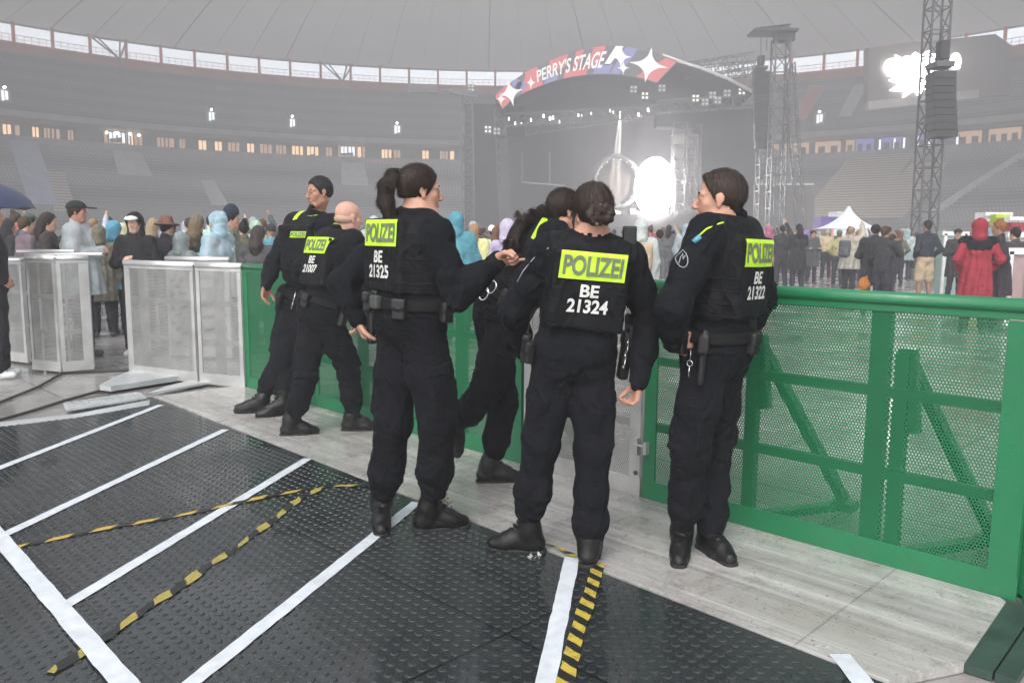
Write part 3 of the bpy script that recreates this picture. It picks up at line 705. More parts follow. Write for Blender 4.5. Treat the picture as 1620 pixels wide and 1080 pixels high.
# ring portal and bright disc
mb = SB(); c = P(975, 288, YS + 1.5)
mb.tube([c + Vector((math.cos(k / 40 * 2 * math.pi) * 1.95, 0, math.sin(k / 40 * 2 * math.pi) * 2.2)) for k in range(40)], .22, 8, closed=True); rg = mb.build('portal_ring', M['truss'], stg, True)
mb = SB()
for k in range(18):
    a = k / 18 * 2 * math.pi; mb.box(c + Vector((math.cos(a) * 1.72, -.2, math.sin(a) * 1.95)), (.1, .1, .1))
mb.build('ring_lamps', M['lens'], rg)
mb = SB(); mb.prism([c + Vector((math.cos(k / 40 * 2 * math.pi) * 1.6, 2.5, math.sin(k / 40 * 2 * math.pi) * 1.85)) for k in range(40)], (0, .1, 0)); mb.build('portal_backing', mat('portal_backing', (.02, .015, .011), .8), stg)
mb = SB(); c = P(1036, 296, YS + .5); mb.prism([c + Vector((math.cos(k / 48 * 2 * math.pi) * 1.72, 0, math.sin(k / 48 * 2 * math.pi) * 2.55)) for k in range(48)], (0, .3, 0)); dc = mb.build('bright_disc', M['disc'], stg)
# the spotlight that cuts through the haze onto the portal
sp = bpy.data.lights.new('stage_spotlight', 'SPOT'); spo = bpy.data.objects.new('stage_spotlight', sp); COL.objects.link(spo)
spo.location = P(982, 168, YS + 1.0); tgt = P(972, 300, YS + 2.5); spo.rotation_euler = (spo.location - tgt).to_track_quat('Z', 'Y').to_euler()
sp.energy = 900000; sp.spot_size = math.radians(9.0); sp.spot_blend = .2; sp.color = (1.0, .92, .80); sp.shadow_soft_size = .08

for i_, (px_, tx_, e_) in enumerate(((905, 930, 1500), (985, 1010, 2500), (1050, 1060, 3000))):
    l_ = bpy.data.lights.new('stage_wash_lamp', 'SPOT'); lo_ = bpy.data.objects.new('stage_wash_lamp', l_); COL.objects.link(lo_); lo_.location = P(px_, 172, YS - 2.0)
    lo_.rotation_euler = (lo_.location - P(tx_, 355, YS - 4)).to_track_quat('Z', 'Y').to_euler(); l_.energy = e_; l_.spot_size = math.radians(110); l_.spot_blend = 1.0; l_.color = (1.0, .96, .92); l_.shadow_soft_size = 1.2
# ------------------------------------------------------------------ speakers, towers, screen
def line_array(px, y0, y1, Y, wm, label, tilt=0.0, n=9, bumper=True):
    c0, c1 = P(px, y0, Y), P(px + tilt, y1, Y); t = empty('line_array_speaker', label, 'speaker array', c0, 0, 'hanging speaker arrays'); off = c0
    for i in range(n):
        a, b = c0.lerp(c1, i / n), c0.lerp(c1, (i + .93) / n); k = i / n; bend = -.25 * k * k
        mb = MB(off=off); f = .5 + .04 * i
        p = [Vector((-wm / 2, bend, b.z - HC)), Vector((wm / 2, bend, b.z - HC))]
        x = (a.x + b.x) / 2
        mb.hexa([(x - wm / 2, Y + bend, b.z), (x + wm / 2, Y + bend, b.z), (x + wm / 2 * .8, Y + bend + .8, b.z), (x - wm / 2 * .8, Y + bend + .8, b.z),
                 (x - wm / 2, Y + bend + .03, a.z), (x + wm / 2, Y + bend + .03, a.z), (x + wm / 2 * .8, Y + bend + .8, a.z), (x - wm / 2 * .8, Y + bend + .8, a.z)])
        mb.build('speaker_cabinet', M['spk'], t)
    mb = MB(off=off); mb.box(c0 + Vector((0, .4, .25)), (wm * .8, .8, .2)); mb.bar(c0 + Vector((0, .4, .3)), c0 + Vector((0, .4, 1.6)), .05); mb.build('flying_frame', M['truss'], t)
    if bumper:
        mb = MB(off=off); mb.box(c0 + Vector((0, .3, .75)), (wm * .38, .4, .62)); mb.build('hoist', M['spk'], t)
    return t
line_array(1205, 112, 236, 60, 1.15, 'dark speaker array hanging at the right front corner of the stage', 2, 10)
line_array(1496, 112, 218, 29.9, .80, 'large dark speaker array hanging on the truss mast in front of the white screen', -2, 9)
def tower(px_t, py_t, px_b, Y, w, label, r=.03, seg=None, cat='truss tower'):
    a = P(px_b, 372, Y); a.z = 0; b = P(px_t, py_t, Y); t = empty('truss_tower', label, cat, a, 0, 'truss towers')
    mb = MB(off=a); truss(mb, a, b, w, seg, r); mb.build('mast', M['truss'], t)
    mb = MB(off=a); mb.box(a + Vector((0, 0, .15)), (w * 2.2, w * 2.2, .3)); mb.build('base', M['truss'], t)
    return t, a, b
t, a, b = tower(1488, -60, 1462, 31, .66, 'tall square truss mast carrying the speaker array, right of the tent', .03, .8)
mb = MB(off=a); q = P(1517, 0, 31); mb.tube([P(1516, -60, 31), P(1497, 78, 31)], .018, 5); mb.build('cable', M['truss'], t)
t, a, b = tower(1236, 62, 1226, 58, 1.0, 'stage side truss tower with a flat platform on top', .05, 1.1)
mb = MB(off=a); c = P(1222, 52, 58); mb.box(c, (2.9, 2.0, .16)); mb.box(c + Vector((.8, 0, -.35)), (1.2, 1.0, .5)); truss(mb, P(1196, 50, 58), P(1250, 44, 58), .35, r=.04); mb.build('top_platform', M['spk'], t)
mb = MB(off=a); mb.tube([P(1204, 55, 58), P(1203, 100, 58)], .03, 5); mb.tube([P(1213, 55, 58), P(1213, 80, 58)], .03, 5); mb.build('chain', M['truss'], t)
t, a, b = tower(1249, 100, 1272, 57, .55, 'thin leaning truss leg beside the stage side tower', .035, .7)
t, a, b = tower(1212, 240, 1208, 62, 1.1, 'lower lattice tower under the right speaker array', .045, 1.0)
t, a, b = tower(738, 150, 742, 66, .9, 'left truss tower at the edge of the stage', .045, 1.0)
mb = MB(off=a); mb.bar(P(712, 143, 66), P(755, 151, 66), .35, .5); mb.bar(P(645, 140, 66), P(693, 142, 66), .3, .6); mb.bar(P(693, 142, 66), P(712, 143, 66), .1); mb.build('top_platform', M['truss'], t)
ht = MB(off=P(1110, 118, 74)); truss(ht, P(1085, 112, 74), P(1192, 96, 74), 1.2, 1.1, .05)
truss(ht, P(1100, 118, 76), P(1200, 108, 76), 1.2, 1.1, .05)
o = ht.build('roof_truss', M['truss'], stg); o.location = P(1110, 118, 74) - Vector((5, 78, 0))

# video screen hanging in the stand, showing a white star burst
Yv = 86.0
vs = empty('video_screen', 'wide dark scoreboard on the right stand with a glowing white star burst', 'video screen', P(1480, 110, Yv)); vo = P(1480, 110, Yv)
M['scr'] = mat('scoreboard_dark', (.075, .062, .055), .5, var=.2, vscale=.3)
mb = MB(off=vo); mb.prism([P(1374, 163, Yv), P(1600, 150, Yv), P(1600, 72, Yv), P(1575, 54, Yv), P(1374, 76, Yv)], (0, 1.2, 0)); mb.build('screen_housing', M['scr'], vs)
mb = MB(off=vo); mb.prism([P(1368, 176, Yv + .2), P(1541, 157, Yv + .2), P(1541, 144, Yv + .2), P(1368, 163, Yv + .2)], (0, -.9, 0)); mb.build('ledge', M['concrete'], vs)
M['burst'] = emis('white_led_burst', (1, 1, 1), 12.0)
out = [(1406, 96), (1415, 95), (1423, 98), (1417, 87), (1429, 93), (1434, 88), (1441, 91), (1448, 83), (1457, 88), (1470, 80), (1478, 86), (1490, 76), (1489, 92), (1500, 98), (1488, 101), (1488, 112), (1480, 118), (1485, 134), (1482, 143), (1470, 138), (1463, 142), (1453, 151), (1448, 142), (1429, 155), (1433, 144), (1409, 143), (1424, 132), (1407, 127), (1421, 122), (1405, 120)]
mb = MB(off=vo); mb.prism([P(x, y, Yv - .25) for x, y in out][::-1], (0, .2, 0)); mb.build('star_burst', M['burst'], vs)
for ch, x, y, sz in (('O', 1411, 107, 2.1), ('S', 1511, 98, 2.0)):
    me = text_mesh(ch, sz * .95, .10, .95)
    R = Matrix.Rotation(math.radians(90), 4, 'X'); me.transform(Matrix.Translation(P(x, y, Yv - .32) - vo) @ R)
    link_mesh('glowing_letter', me, M['burst'], vs)
mb = MB(off=vo); mb.prism([P(1502, 98, Yv - .25), P(1508, 110, Yv - .25), P(1518, 109, Yv - .25), P(1521, 98, Yv - .25), P(1519, 88, Yv - .25), P(1506, 90, Yv - .25)], (0, .1, 0)); mb.build('burst_tip', M['burst'], vs)

# ------------------------------------------------------------------ tents and stalls beyond the right crowd
M['tent'] = mat('white_tent_cloth', (.72, .78, .80), .6, var=.08, vscale=1)
def tent(px, pyTop, pyEave, x0, x1, Y, label):
    c = P((x0 + x1) / 2, 372, Y); c.z = 0; t = empty('pagoda_tent', label, 'tent', c); w_ = (P(x1, 370, Y) - P(x0, 370, Y)).length
    ze, zt = P(px, pyEave, Y).z, P(px, pyTop, Y).z; mb = MB(off=c); n = 4; rings = []
    for k in range(9):
        s = k / 8; h = ze + (zt - ze) * s ** 1.5 if k < 8 else zt; ww = w_ / 2 * (1 - s) ** 1.35 + .05
        rings.append(mb.pts([c + Vector((dx * ww, dy * ww, h)) for dx, dy in ((-1, -1), (1, -1), (1, 1), (-1, 1))]))
    for a_, b_ in zip(rings[:-1], rings[1:]):
        for j in range(4): mb.face((a_ + j, a_ + (j + 1) % 4, b_ + (j + 1) % 4, b_ + j))
    mb.face([rings[-1] + j for j in range(4)])
    mb.build('tent_roof', M['tent'], t)
    mb = MB(off=c)
    for dx, dy in ((-1, -1), (1, -1), (1, 1), (-1, 1)): mb.bar(c + Vector((dx * w_ / 2, dy * w_ / 2, 0)), c + Vector((dx * w_ / 2, dy * w_ / 2, ze)), .08)
    mb.build('tent_frame', M['rail'], t)
    mb = MB(off=c); mb.box(c + Vector((0, -w_ / 2, ze - .15)), (w_, .03, .34)); mb.build('valance', M['tent'], t)
tent(1345, 327, 362, 1302, 1378, 38, 'white pointed pagoda tent standing behind the right crowd')
def stall(px0, px1, pyt, pyb, Y, m, label, name='stall_box', z0=None, th=1.2, cat='container'):
    a = P(px0, pyb, Y); b = P(px1, pyt, Y); c = Vector(((a.x + b.x) / 2, Y, a.z)); mb = MB(off=c)
    mb.box(Vector((c.x, Y + th / 2, (a.z + b.z) / 2)), (b.x - a.x, th, b.z - a.z))
    for k in range(int((b.x - a.x) / .4)): mb.box((a.x + .2 + k * .4, Y - .015, (a.z + b.z) / 2), (.05, .03, (b.z - a.z) * .94))
    mb.box((c.x, Y - .03, b.z - .04), (b.x - a.x + .06, .06, .08))
    o = mb.build(name, m); o.location = c; return setp(o, label, cat)
M['c_purple'] = mat('purple_panel', (.16, .10, .36), .6); M['c_white'] = mat('white_panel', (.72, .73, .72), .6, var=.1); M['c_red'] = mat('red_panel', (.5, .06, .08), .6)
M['c_lime'] = mat('lime_panel', (.42, .50, .06), .6); M['c_grey'] = mat('pale_grey_panel', (.42, .43, .43), .5, var=.15, vscale=2); M['c_green'] = mat('pale_green_panel', (.30, .40, .36), .5, var=.1)
stall(1298, 1332, 343, 363, 44, M['c_purple'], 'purple booth left of the white pointed tent', 'booth', cat='booth')
stall(1324, 1338, 335, 343, 43.9, M['c_white'], 'small white sign on top of the purple booth', 'sign_board', cat='sign')
stall(1558, 1598, 336, 350, 18, M['c_white'], 'white box with a dark strap held up behind the red hooded coat', 'white_box', cat='box', th=.4)
stall(1574, 1594, 339, 356, 17.5, M['c_lime'], 'lime green panel above the ginger haired person', 'lime_panel', cat='panel', th=.2)
stall(1597, 1640, 343, 352, 17.2, M['c_white'], 'long white board at the right edge above a red one', 'sign_board', cat='sign', th=.2)
stall(1599, 1640, 352, 365, 17.3, M['c_red'], 'red board at the right edge under a white one', 'sign_board', cat='sign', th=.2)
def cabin(px0, px1, pyt, Y, m, label, th=1.6, name='cabin'):
    a = P(px0, 380, Y); b = P(px1, pyt, Y); c = Vector(((a.x + b.x) / 2, Y + th / 2, 0)); t = empty(name, label, 'cabin', c); mb = MB(off=c)
    mb.box((c.x, c.y, b.z / 2), (b.x - a.x, th, b.z)); mb.build('wall', m, t)
    mb = MB(off=c); mb.box((c.x, Y - .02, b.z - .06), (b.x - a.x + .08, .06, .1)); mb.box((a.x + .04, Y - .02, b.z / 2), (.07, .06, b.z - .12)); mb.box((b.x - .04, Y - .02, b.z / 2), (.07, .06, b.z - .12)); mb.build('frame', M['c_white'], t)
    mb = MB(off=c); mb.box((c.x + .1, Y - .03, b.z * .55), ((b.x - a.x) * .4, .05, b.z * .45)); mb.build('door', M['c_grey'], t)
cabin(1492, 1530, 366, 21, M['c_green'], 'pale green framed booth between the shorts wearer and the red coat', .3)
cabin(1595, 1650, 367, 16.5, M['c_grey'], 'pale grey booth at the right edge behind the couple', .3)
cabin(1596, 1660, 392, 13.5, mat('dull_pink_panel', (.36, .25, .25), .6, var=.15), 'low dull pink counter at the right edge of the field', .3, 'counter')
# ------------------------------------------------------------------ barriers
def mat_perf(name, col, pitch, rad, rough=.45, metal=0.0, var=.1):
    m = mat(name, col, rough, metal, var=var, vscale=5); g = NG(m); b = g.n['Principled BSDF']
    t = g.n.new('ShaderNodeUVMap'); sp = g.n.new('ShaderNodeSeparateXYZ'); g.l.new(t.outputs[0], sp.inputs[0])
    ph = pitch * .8660254
    def cell(ox, oy):
        u = g.op('SUBTRACT', g.op('FRACT', g.op('ADD', g.op('DIVIDE', sp.outputs[0], pitch), ox)), .5); v = g.op('SUBTRACT', g.op('FRACT', g.op('ADD', g.op('DIVIDE', sp.outputs[1], 2 * ph), oy)), .5)
        u = g.op('MULTIPLY', u, pitch); v = g.op('MULTIPLY', v, 2 * ph)
        return g.op('SQRT', g.op('ADD', g.op('MULTIPLY', u, u), g.op('MULTIPLY', v, v)))
    d = g.op('MINIMUM', cell(0, 0), cell(.5, .5)); hole = g.op('LESS_THAN', d, rad)
    tr = g.n.new('ShaderNodeBsdfTransparent'); mx = g.n.new('ShaderNodeMixShader'); g.l.new(hole, mx.inputs[0])
    g.l.new(b.outputs[0], mx.inputs[1]); g.l.new(tr.outputs[0], mx.inputs[2]); g.l.new(mx.outputs[0], g.n['Material Output'].inputs['Surface']); return m
GREEN = (.009, .155, .060)
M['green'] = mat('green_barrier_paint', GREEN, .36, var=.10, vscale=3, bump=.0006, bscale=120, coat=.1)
g_ = NG(M['green']); b_ = g_.n['Principled BSDF']; v_, x_, y_, z_ = g_.coord(); src_ = b_.inputs['Base Color'].links[0].from_socket
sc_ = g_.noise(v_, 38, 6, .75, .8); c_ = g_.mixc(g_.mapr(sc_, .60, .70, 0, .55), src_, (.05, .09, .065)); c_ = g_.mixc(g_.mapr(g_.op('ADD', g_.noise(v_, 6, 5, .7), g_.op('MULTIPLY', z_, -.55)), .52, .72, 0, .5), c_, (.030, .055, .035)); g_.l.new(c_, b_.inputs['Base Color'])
g_.l.new(g_.mapr(g_.noise(v_, 9, 5, .7), .35, .65, .28, .55), b_.inputs['Roughness'])
M['green_p'] = mat_perf('green_perforated_sheet', GREEN, .0155, .0054, .4)
M['alu'] = mat('brushed_aluminium', (.50, .50, .49), .38, .55, var=.2, vscale=5, bump=.0004, bscale=80)
M['alu_p'] = mat_perf('perforated_aluminium_sheet', (.40, .40, .39), .0165, .0056, .4, .5, .2)
M['alu_top'] = mat('bright_aluminium_rail', (.74, .74, .74), .3, .6)
M['bolt'] = mat('dark_bolt', (.10, .10, .10), .4, .6)
def barrier(s0, s1, label, kind='green', edge0=.06, edge1=.06, brace=(), Ht=1.2, base=B0, u=BU, nrm=BN, mull=(), rails=(.42, .80), group=None, name='crowd_barrier', latch=False):
    L = lambda s, n=0.0, z=0.0: base + u * s + nrm * n + Vector((0, 0, z))
    org = L((s0 + s1) / 2); mg, mp = (M['green'], M['green_p']) if kind == 'green' else (M['alu'], M['alu_p'])
    t = empty(name, label, 'barrier', org, 0, group); mk = lambda: MB(off=org); ax = (u, nrm, Vector((0, 0, 1)))
    # perforated sheet (thin, with uv in metres)
    mb = mk(); w = s1 - s0
    a, b, c, d = L(s0 + edge0, 0, .10), L(s1 - edge1, 0, .10), L(s1 - edge1, 0, Ht - .07), L(s0 + edge0, 0, Ht - .07)
    mb.quad(a, b, c, d, [(0, 0), (w, 0), (w, Ht - .17), (0, Ht - .17)])
    mb.quad(*[p + nrm * .003 for p in (d, c, b, a)], [(0, Ht - .17), (w, Ht - .17), (w, 0), (0, 0)])
    mb.build('perforated_sheet', mp, t)
    # folded frame of the sheet
    mb = mk(); mb.box(L((s0 + s1) / 2, .0, .05 + .005), (w - .006, .012, .11), ax); mb.build('bottom_rail', mg, t)
    mb = mk(); mb.box(L((s0 + s1) / 2, .002, Ht - .05), (w - .006, .016, .06), ax); mb.build('top_band', mg, t)
    for se, ed_ in ((s0, edge0), (s1, -edge1)):
        mb = mk(); mb.box(L(se + ed_ / 2 + (.004 if ed_ > 0 else -.004), .0, Ht / 2 + .01), (abs(ed_) - .006, .015, Ht - .19), ax); mb.box(L(se + (.012 if ed_ > 0 else -.012), .022, Ht / 2 + .005), (.018, .03, Ht - .05), ax); mb.build('side_edge', mg, t)
    # rolled top
    mb = mk(); pr = [(-.012, -.05), (-.018, -.03), (-.014, -.008), (0, .004), (.018, .006), (.036, .002), (.046, -.008), (.048, -.026), (.044, -.04)]
    for s in (s0 + .003, s1 - .003): mb.pts([L(s, n_, Ht - .0 + z_) for n_, z_ in pr])
    k = len(pr)
    for i in range(k - 1): mb.face((i, i + 1, k + i + 1, k + i))
    mb.face(list(range(k))[::-1]); mb.face(range(k, 2 * k)); mb.face((0, k, 2 * k - 1, k - 1))
    mb.build('top_rail', mg if kind == 'green' else M['alu_top'], t, True)
    # rear frame
    for r_ in rails:
        mb = mk(); mb.box(L((s0 + s1) / 2, .045, r_), (w - .08, .04, .045), ax); mb.build('cross_rail', mg, t)
    for q in mull:
        mb = mk(); mb.box(L(q, .05, Ht / 2), (.085, .05, Ht - .16), ax); mb.build('upright', mg, t)
    for q in brace:
        mb = mk(); mb.box(L(q, .055, .50), (.06, .05, .96), ax); mb.bar(L(q + .01, .07, 1.0), L(q + .04, .09, .62), .075, .05, nrm)
        f = L(q + .27, .62, .06); mb.bar(L(q + .01, .08, .96), f, .05, .05, u); mb.bar(L(q, .08, .03), f - Vector((0, 0, .03)), .06, .04)
        mb.box(f - Vector((0, 0, .03)), (.12, .12, .05), ax); mb.build('brace', mg, t)
    if latch:
        mb = mk(); mb.box(L(s1 - .02, -.022, .30), (.026, .026, .10), ax); mb.tube([L(s1 - .04, -.03, .31), L(s1 + .05, -.032, .31)], .007, 8); mb.box(L(s1 + .045, -.022, .30), (.022, .03, .07), ax); mb.build('latch', M['alu'], t)
        mb = mk()
        for zz in (.14, .30, 1.05): mb.tube([L(s1 - .03, -.008, zz), L(s1 - .03, -.016, zz)], .014, 8)
        mb.build('bolt', M['bolt'], t)
    # feet
    mb = mk(); mb.box(L((s0 + s1) / 2, .05, .014), (w - .04, .09, .02), ax); mb.build('foot_plate', mg if kind == 'green' else M['alu'], t)
    return t
BG = 'green crowd barriers along the walkway'
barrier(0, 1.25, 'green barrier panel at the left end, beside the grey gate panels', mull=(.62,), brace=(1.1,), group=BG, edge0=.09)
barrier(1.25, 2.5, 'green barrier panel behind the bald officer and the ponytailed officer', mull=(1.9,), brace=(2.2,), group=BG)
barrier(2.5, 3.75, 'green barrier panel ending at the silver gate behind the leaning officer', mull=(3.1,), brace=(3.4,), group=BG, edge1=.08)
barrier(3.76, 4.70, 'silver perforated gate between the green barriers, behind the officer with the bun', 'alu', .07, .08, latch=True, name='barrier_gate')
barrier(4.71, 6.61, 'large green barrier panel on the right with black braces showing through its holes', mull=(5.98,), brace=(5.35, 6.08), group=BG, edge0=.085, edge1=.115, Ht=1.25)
barrier(0, 1.2, 'green barrier panel turned away at the right edge of the picture', base=BL(6.63, 0), u=Vector((.985, .17, 0)).normalized(), nrm=Vector((-.17, .985, 0)).normalized(), group=BG, mull=(.6,), Ht=1.25)
# hinge post
mb = MB(off=BL(4.705)); mb.tube([BL(4.705, .03, .0), BL(4.705, .03, 1.16)], .022, 10); o = mb.build('gate_post', M['alu'], smooth=True); o.location = BL(4.705); setp(o, 'round silver post between the silver gate and the large green panel', 'post')
# grey gate panels to the left
def vline(a, b): a, b = Vector(a), Vector(b); u = (b - a).normalized(); return a, u, Vector((-u.y, u.x, 0)), (b - a).length
SG = 'pale metal gate panels left of the green barrier'
g0, g1, g2 = G(205, 592), G(315, 606), G(391, 613)
b_, u_, n_, L_ = vline(g1, g2); barrier(.01, L_ - .02, 'pale metal panel joined to the left end of the green barrier', 'alu', .05, .05, base=b_, u=u_, nrm=n_, mull=(L_ * .42,), group=SG, name='metal_fence')
b_, u_, n_, L_ = vline(g0, g1); barrier(0, L_ - .01, 'wide pale metal panel right of the woman in the white visor', 'alu', .09, .05, base=b_, u=u_, nrm=n_, mull=(.22, L_ * .9), group=SG, name='metal_fence')
h0, h1, h2 = G(52, 584), G(98, 588), G(150, 584)
b_, u_, n_, L_ = vline(h0, h1); barrier(0, L_ - .005, 'narrow grey folded panel of the left gate, nearest the left edge', 'alu', .04, .04, base=b_, u=u_, nrm=n_, Ht=1.24, group=SG, name='metal_fence')
b_, u_, n_, L_ = vline(h1, h2); barrier(.005, L_, 'dull reddish grey panel of the left gate, beside the visor woman', 'alu', .04, .10, base=b_, u=u_, nrm=n_, Ht=1.24, group=SG, name='metal_fence')
b_, u_, n_, L_ = vline(G(-60, 560), G(45, 574)); barrier(0, L_, 'pale panel behind the person at the left edge', 'alu', .05, .05, base=b_, u=u_, nrm=n_, Ht=1.2, group=SG, name='metal_fence')
b_, u_, n_, L_ = vline(G(268, 562), G(368, 566)); barrier(0, L_, 'rear pale barrier panel seen above the wide gate panel', 'alu', .05, .05, base=b_, u=u_, nrm=n_, Ht=1.2, group=SG, name='metal_fence')
# long rails over the left gate
for (x0, y0, x1, y1, Y, lb) in ((27, 397, 118, 398, 9.15, 'upper of the two bright rails over the left gate'), (40, 404, 162, 402, 9.05, 'lower bright rail over the left gate')):
    a, b = P(x0, y0, Y), P(x1, y1, Y); mb = MB(off=a); mb.tube([a, b], .02, 10)
    for q in (a.lerp(b, .35), a.lerp(b, .8)): mb.cur = 1; mb.bar(q, Vector((q.x, q.y, 0)), .022)
    o = mb.build('guard_rail', [M['alu_top'], M['alu']], smooth=False); o.location = a; setp(o, lb, 'rail')
# ------------------------------------------------------------------ implicit-surface modeller (bodies, clothes, hair)
A3 = lambda v: np.array([v[0], v[1], v[2]], dtype=np.float64)
def nrm_(v): v = A3(v); return v / max(np.linalg.norm(v), 1e-9)
def smin(a, b, k):
    h = np.clip(.5 + .5 * (b - a) / k, 0, 1); return b + (a - b) * h - k * h * (1 - h)
class Field:
    def __init__(s, k=.03): s.k = k; s.it = []; s.cuts = []; s.disp = None; s.infl = 0.0
    def cone(s, a, b, ra, rb, k=None):
        a, b = A3(a), A3(b); ab = b - a; L2 = max(ab @ ab, 1e-9)
        def f(p):
            q = p - a; t = np.clip((q @ ab) / L2, 0, 1); q = q - t[:, None] * ab
            return np.sqrt((q * q).sum(1)) - (ra + (rb - ra) * t)
        s.it.append((f, (a + b) / 2, math.sqrt(L2) / 2 + max(ra, rb), k or s.k)); return s
    def chain(s, pts, rs, k=None):
        for i in range(len(pts) - 1): s.cone(pts[i], pts[i + 1], rs[i], rs[i + 1], k)
        return s
    def ell(s, c, R, rad, k=None):
        c = A3(c); R = np.array(R); rad = np.array(rad, float)
        def f(p):
            q = ((p - c) @ R.T) / rad; k0 = np.sqrt((q * q).sum(1)) + 1e-9; q2 = q / rad; k1 = np.sqrt((q2 * q2).sum(1)) + 1e-9
            return k0 * (k0 - 1) / k1
        s.it.append((f, c, max(rad), k or s.k)); return s
    def box(s, c, R, half, r=.01, k=None):
        c = A3(c); R = np.array(R); hb = np.array(half, float) - r
        def f(p):
            q = np.abs((p - c) @ R.T) - hb; o = np.maximum(q, 0)
            return np.sqrt((o * o).sum(1)) + np.minimum(q.max(1), 0) - r
        s.it.append((f, c, float(np.linalg.norm(half)), k or s.k)); return s
    def sub(s, F, k=None):
        lo, hi = F.bounds(0); s.it.append((F, (lo + hi) / 2, float(np.linalg.norm(hi - lo)) / 2, k or s.k)); return s
    def cut(s, fn, k=.01): s.cuts.append((fn, k)); return s          # keep where fn<0
    def cutplane(s, n, p0, k=.01):
        n = nrm_(n); p0 = A3(p0); return s.cut(lambda p: (p - p0) @ n, k)
    def cutball(s, c, r, k=.01):
        c = A3(c); return s.cut(lambda p: r - np.sqrt(((p - c) ** 2).sum(1)), k)
    def ev(s, p, bc=None, br=0.0):
        d = None
        for f, c, r, k in s.it:
            if bc is not None and np.linalg.norm(bc - c) > r + br + .06: continue
            v = f.ev(p, bc, br) if isinstance(f, Field) else f(p); d = v if d is None else smin(d, v, k)
        if d is None: return np.full(len(p), .3)
        d = d - s.infl
        if s.disp is not None: d = d + s.disp(p)
        for fn, k in s.cuts: d = -smin(-d, -fn(p), k)
        return d
    def bounds(s, pad=.04):
        lo = np.min([c - r for _, c, r, _ in s.it], 0) - pad; hi = np.max([c + r for _, c, r, _ in s.it], 0) + pad; return lo, hi
def surf(F, h, lo=None, hi=None):
    """sparse-block sampling + naive surface nets"""
    if lo is None: lo, hi = F.bounds()
    B = 12; n = np.ceil((hi - lo) / h / B).astype(int) * B + 1; V = np.full(n, .3, np.float32)
    br = B * h * .8661; ax = np.arange(B + 1) * h; g = np.stack(np.meshgrid(ax, ax, ax, indexing='ij'), -1).reshape(-1, 3)
    for i in range((n[0] - 1) // B):
        for j in range((n[1] - 1) // B):
            for k in range((n[2] - 1) // B):
                o = lo + np.array([i, j, k]) * B * h; bc = o + B * h / 2; d = F.ev(bc[None], bc, br)[0]
                sl = (slice(i * B, i * B + B + 1), slice(j * B, j * B + B + 1), slice(k * B, k * B + B + 1))
                if abs(d) > br * 1.1 + .012: V[sl] = d; continue
                V[sl] = F.ev(g + o, bc, br).reshape(B + 1, B + 1, B + 1)
    S_ = V < 0; nx, ny, nz = V.shape
    mask = np.zeros((nx - 1, ny - 1, nz - 1), bool); c0 = S_[:-1, :-1, :-1]
    for a in (0, 1):
        for b in (0, 1):
            for c in (0, 1): mask |= (S_[a:nx - 1 + a, b:ny - 1 + b, c:nz - 1 + c] != c0)
    I = np.argwhere(mask); idx = np.full(mask.shape, -1, np.int64); idx[mask] = np.arange(len(I))
    acc = np.zeros((len(I), 3)); cnt = np.zeros(len(I))
    corners = [(a, b, c) for a in (0, 1) for b in (0, 1) for c in (0, 1)]
    for a in corners:
        for ax_ in range(3):
            if a[ax_]: continue
            b = list(a); b[ax_] = 1; va = V[I[:, 0] + a[0], I[:, 1] + a[1], I[:, 2] + a[2]].astype(float); vb = V[I[:, 0] + b[0], I[:, 1] + b[1], I[:, 2] + b[2]].astype(float)
            m = (va < 0) != (vb < 0); t = np.where(m, va / np.where(m, va - vb, 1), 0); q = np.tile(np.array(a, float), (len(I), 1)); q[:, ax_] += t
            acc[m] += q[m]; cnt[m] += 1
    vert = lo + (I + acc / cnt[:, None]) * h
    faces = []
    for ax_ in range(3):
        s0 = [slice(None)] * 3; s1 = [slice(None)] * 3; s0[ax_] = slice(0, -1); s1[ax_] = slice(1, None)
        ch = S_[tuple(s0)] != S_[tuple(s1)]; E_ = np.argwhere(ch); u_, v_ = [(1, 2), (2, 0), (0, 1)][ax_]
        ok = (E_[:, u_] > 0) & (E_[:, v_] > 0) & (E_[:, u_] < mask.shape[u_]) & (E_[:, v_] < mask.shape[v_]) & (E_[:, ax_] < mask.shape[ax_]); E_ = E_[ok]
        ins = S_[E_[:, 0], E_[:, 1], E_[:, 2]]
        def cell(du, dv):
            q = E_.copy(); q[:, u_] -= du; q[:, v_] -= dv; return idx[q[:, 0], q[:, 1], q[:, 2]]
        Q = np.stack([cell(1, 1), cell(0, 1), cell(0, 0), cell(1, 0)], 1); Q[~ins] = Q[~ins][:, ::-1]; faces.append(Q)
    return vert, np.concatenate(faces)
def fmesh(name, F, h, m, parent, org, smooth=True, relax=1, box=None):
    v, f = surf(F, h, *(box or (None, None))); f = f[(f >= 0).all(1)]
    if len(v) == 0: return None
    for _ in range(relax):
        acc = np.zeros_like(v); c = np.zeros(len(v))
        for a in range(4):
            b = (a + 1) % 4; np.add.at(acc, f[:, a], v[f[:, b]]); np.add.at(c, f[:, a], 1); np.add.at(acc, f[:, b], v[f[:, a]]); np.add.at(c, f[:, b], 1)
        v = v * .45 + acc / np.maximum(c, 1)[:, None] * .55
    me = bpy.data.meshes.new(name); me.vertices.add(len(v)); me.vertices.foreach_set('co', (v - A3(org)).astype(np.float32).ravel())
    me.loops.add(len(f) * 4); me.polygons.add(len(f)); me.loops.foreach_set('vertex_index', f.ravel().astype(np.int32))
    me.polygons.foreach_set('loop_start', np.arange(0, len(f) * 4, 4, dtype=np.int32)); me.update(calc_edges=True); me.validate()
    return link_mesh(name, me, m, parent, smooth)
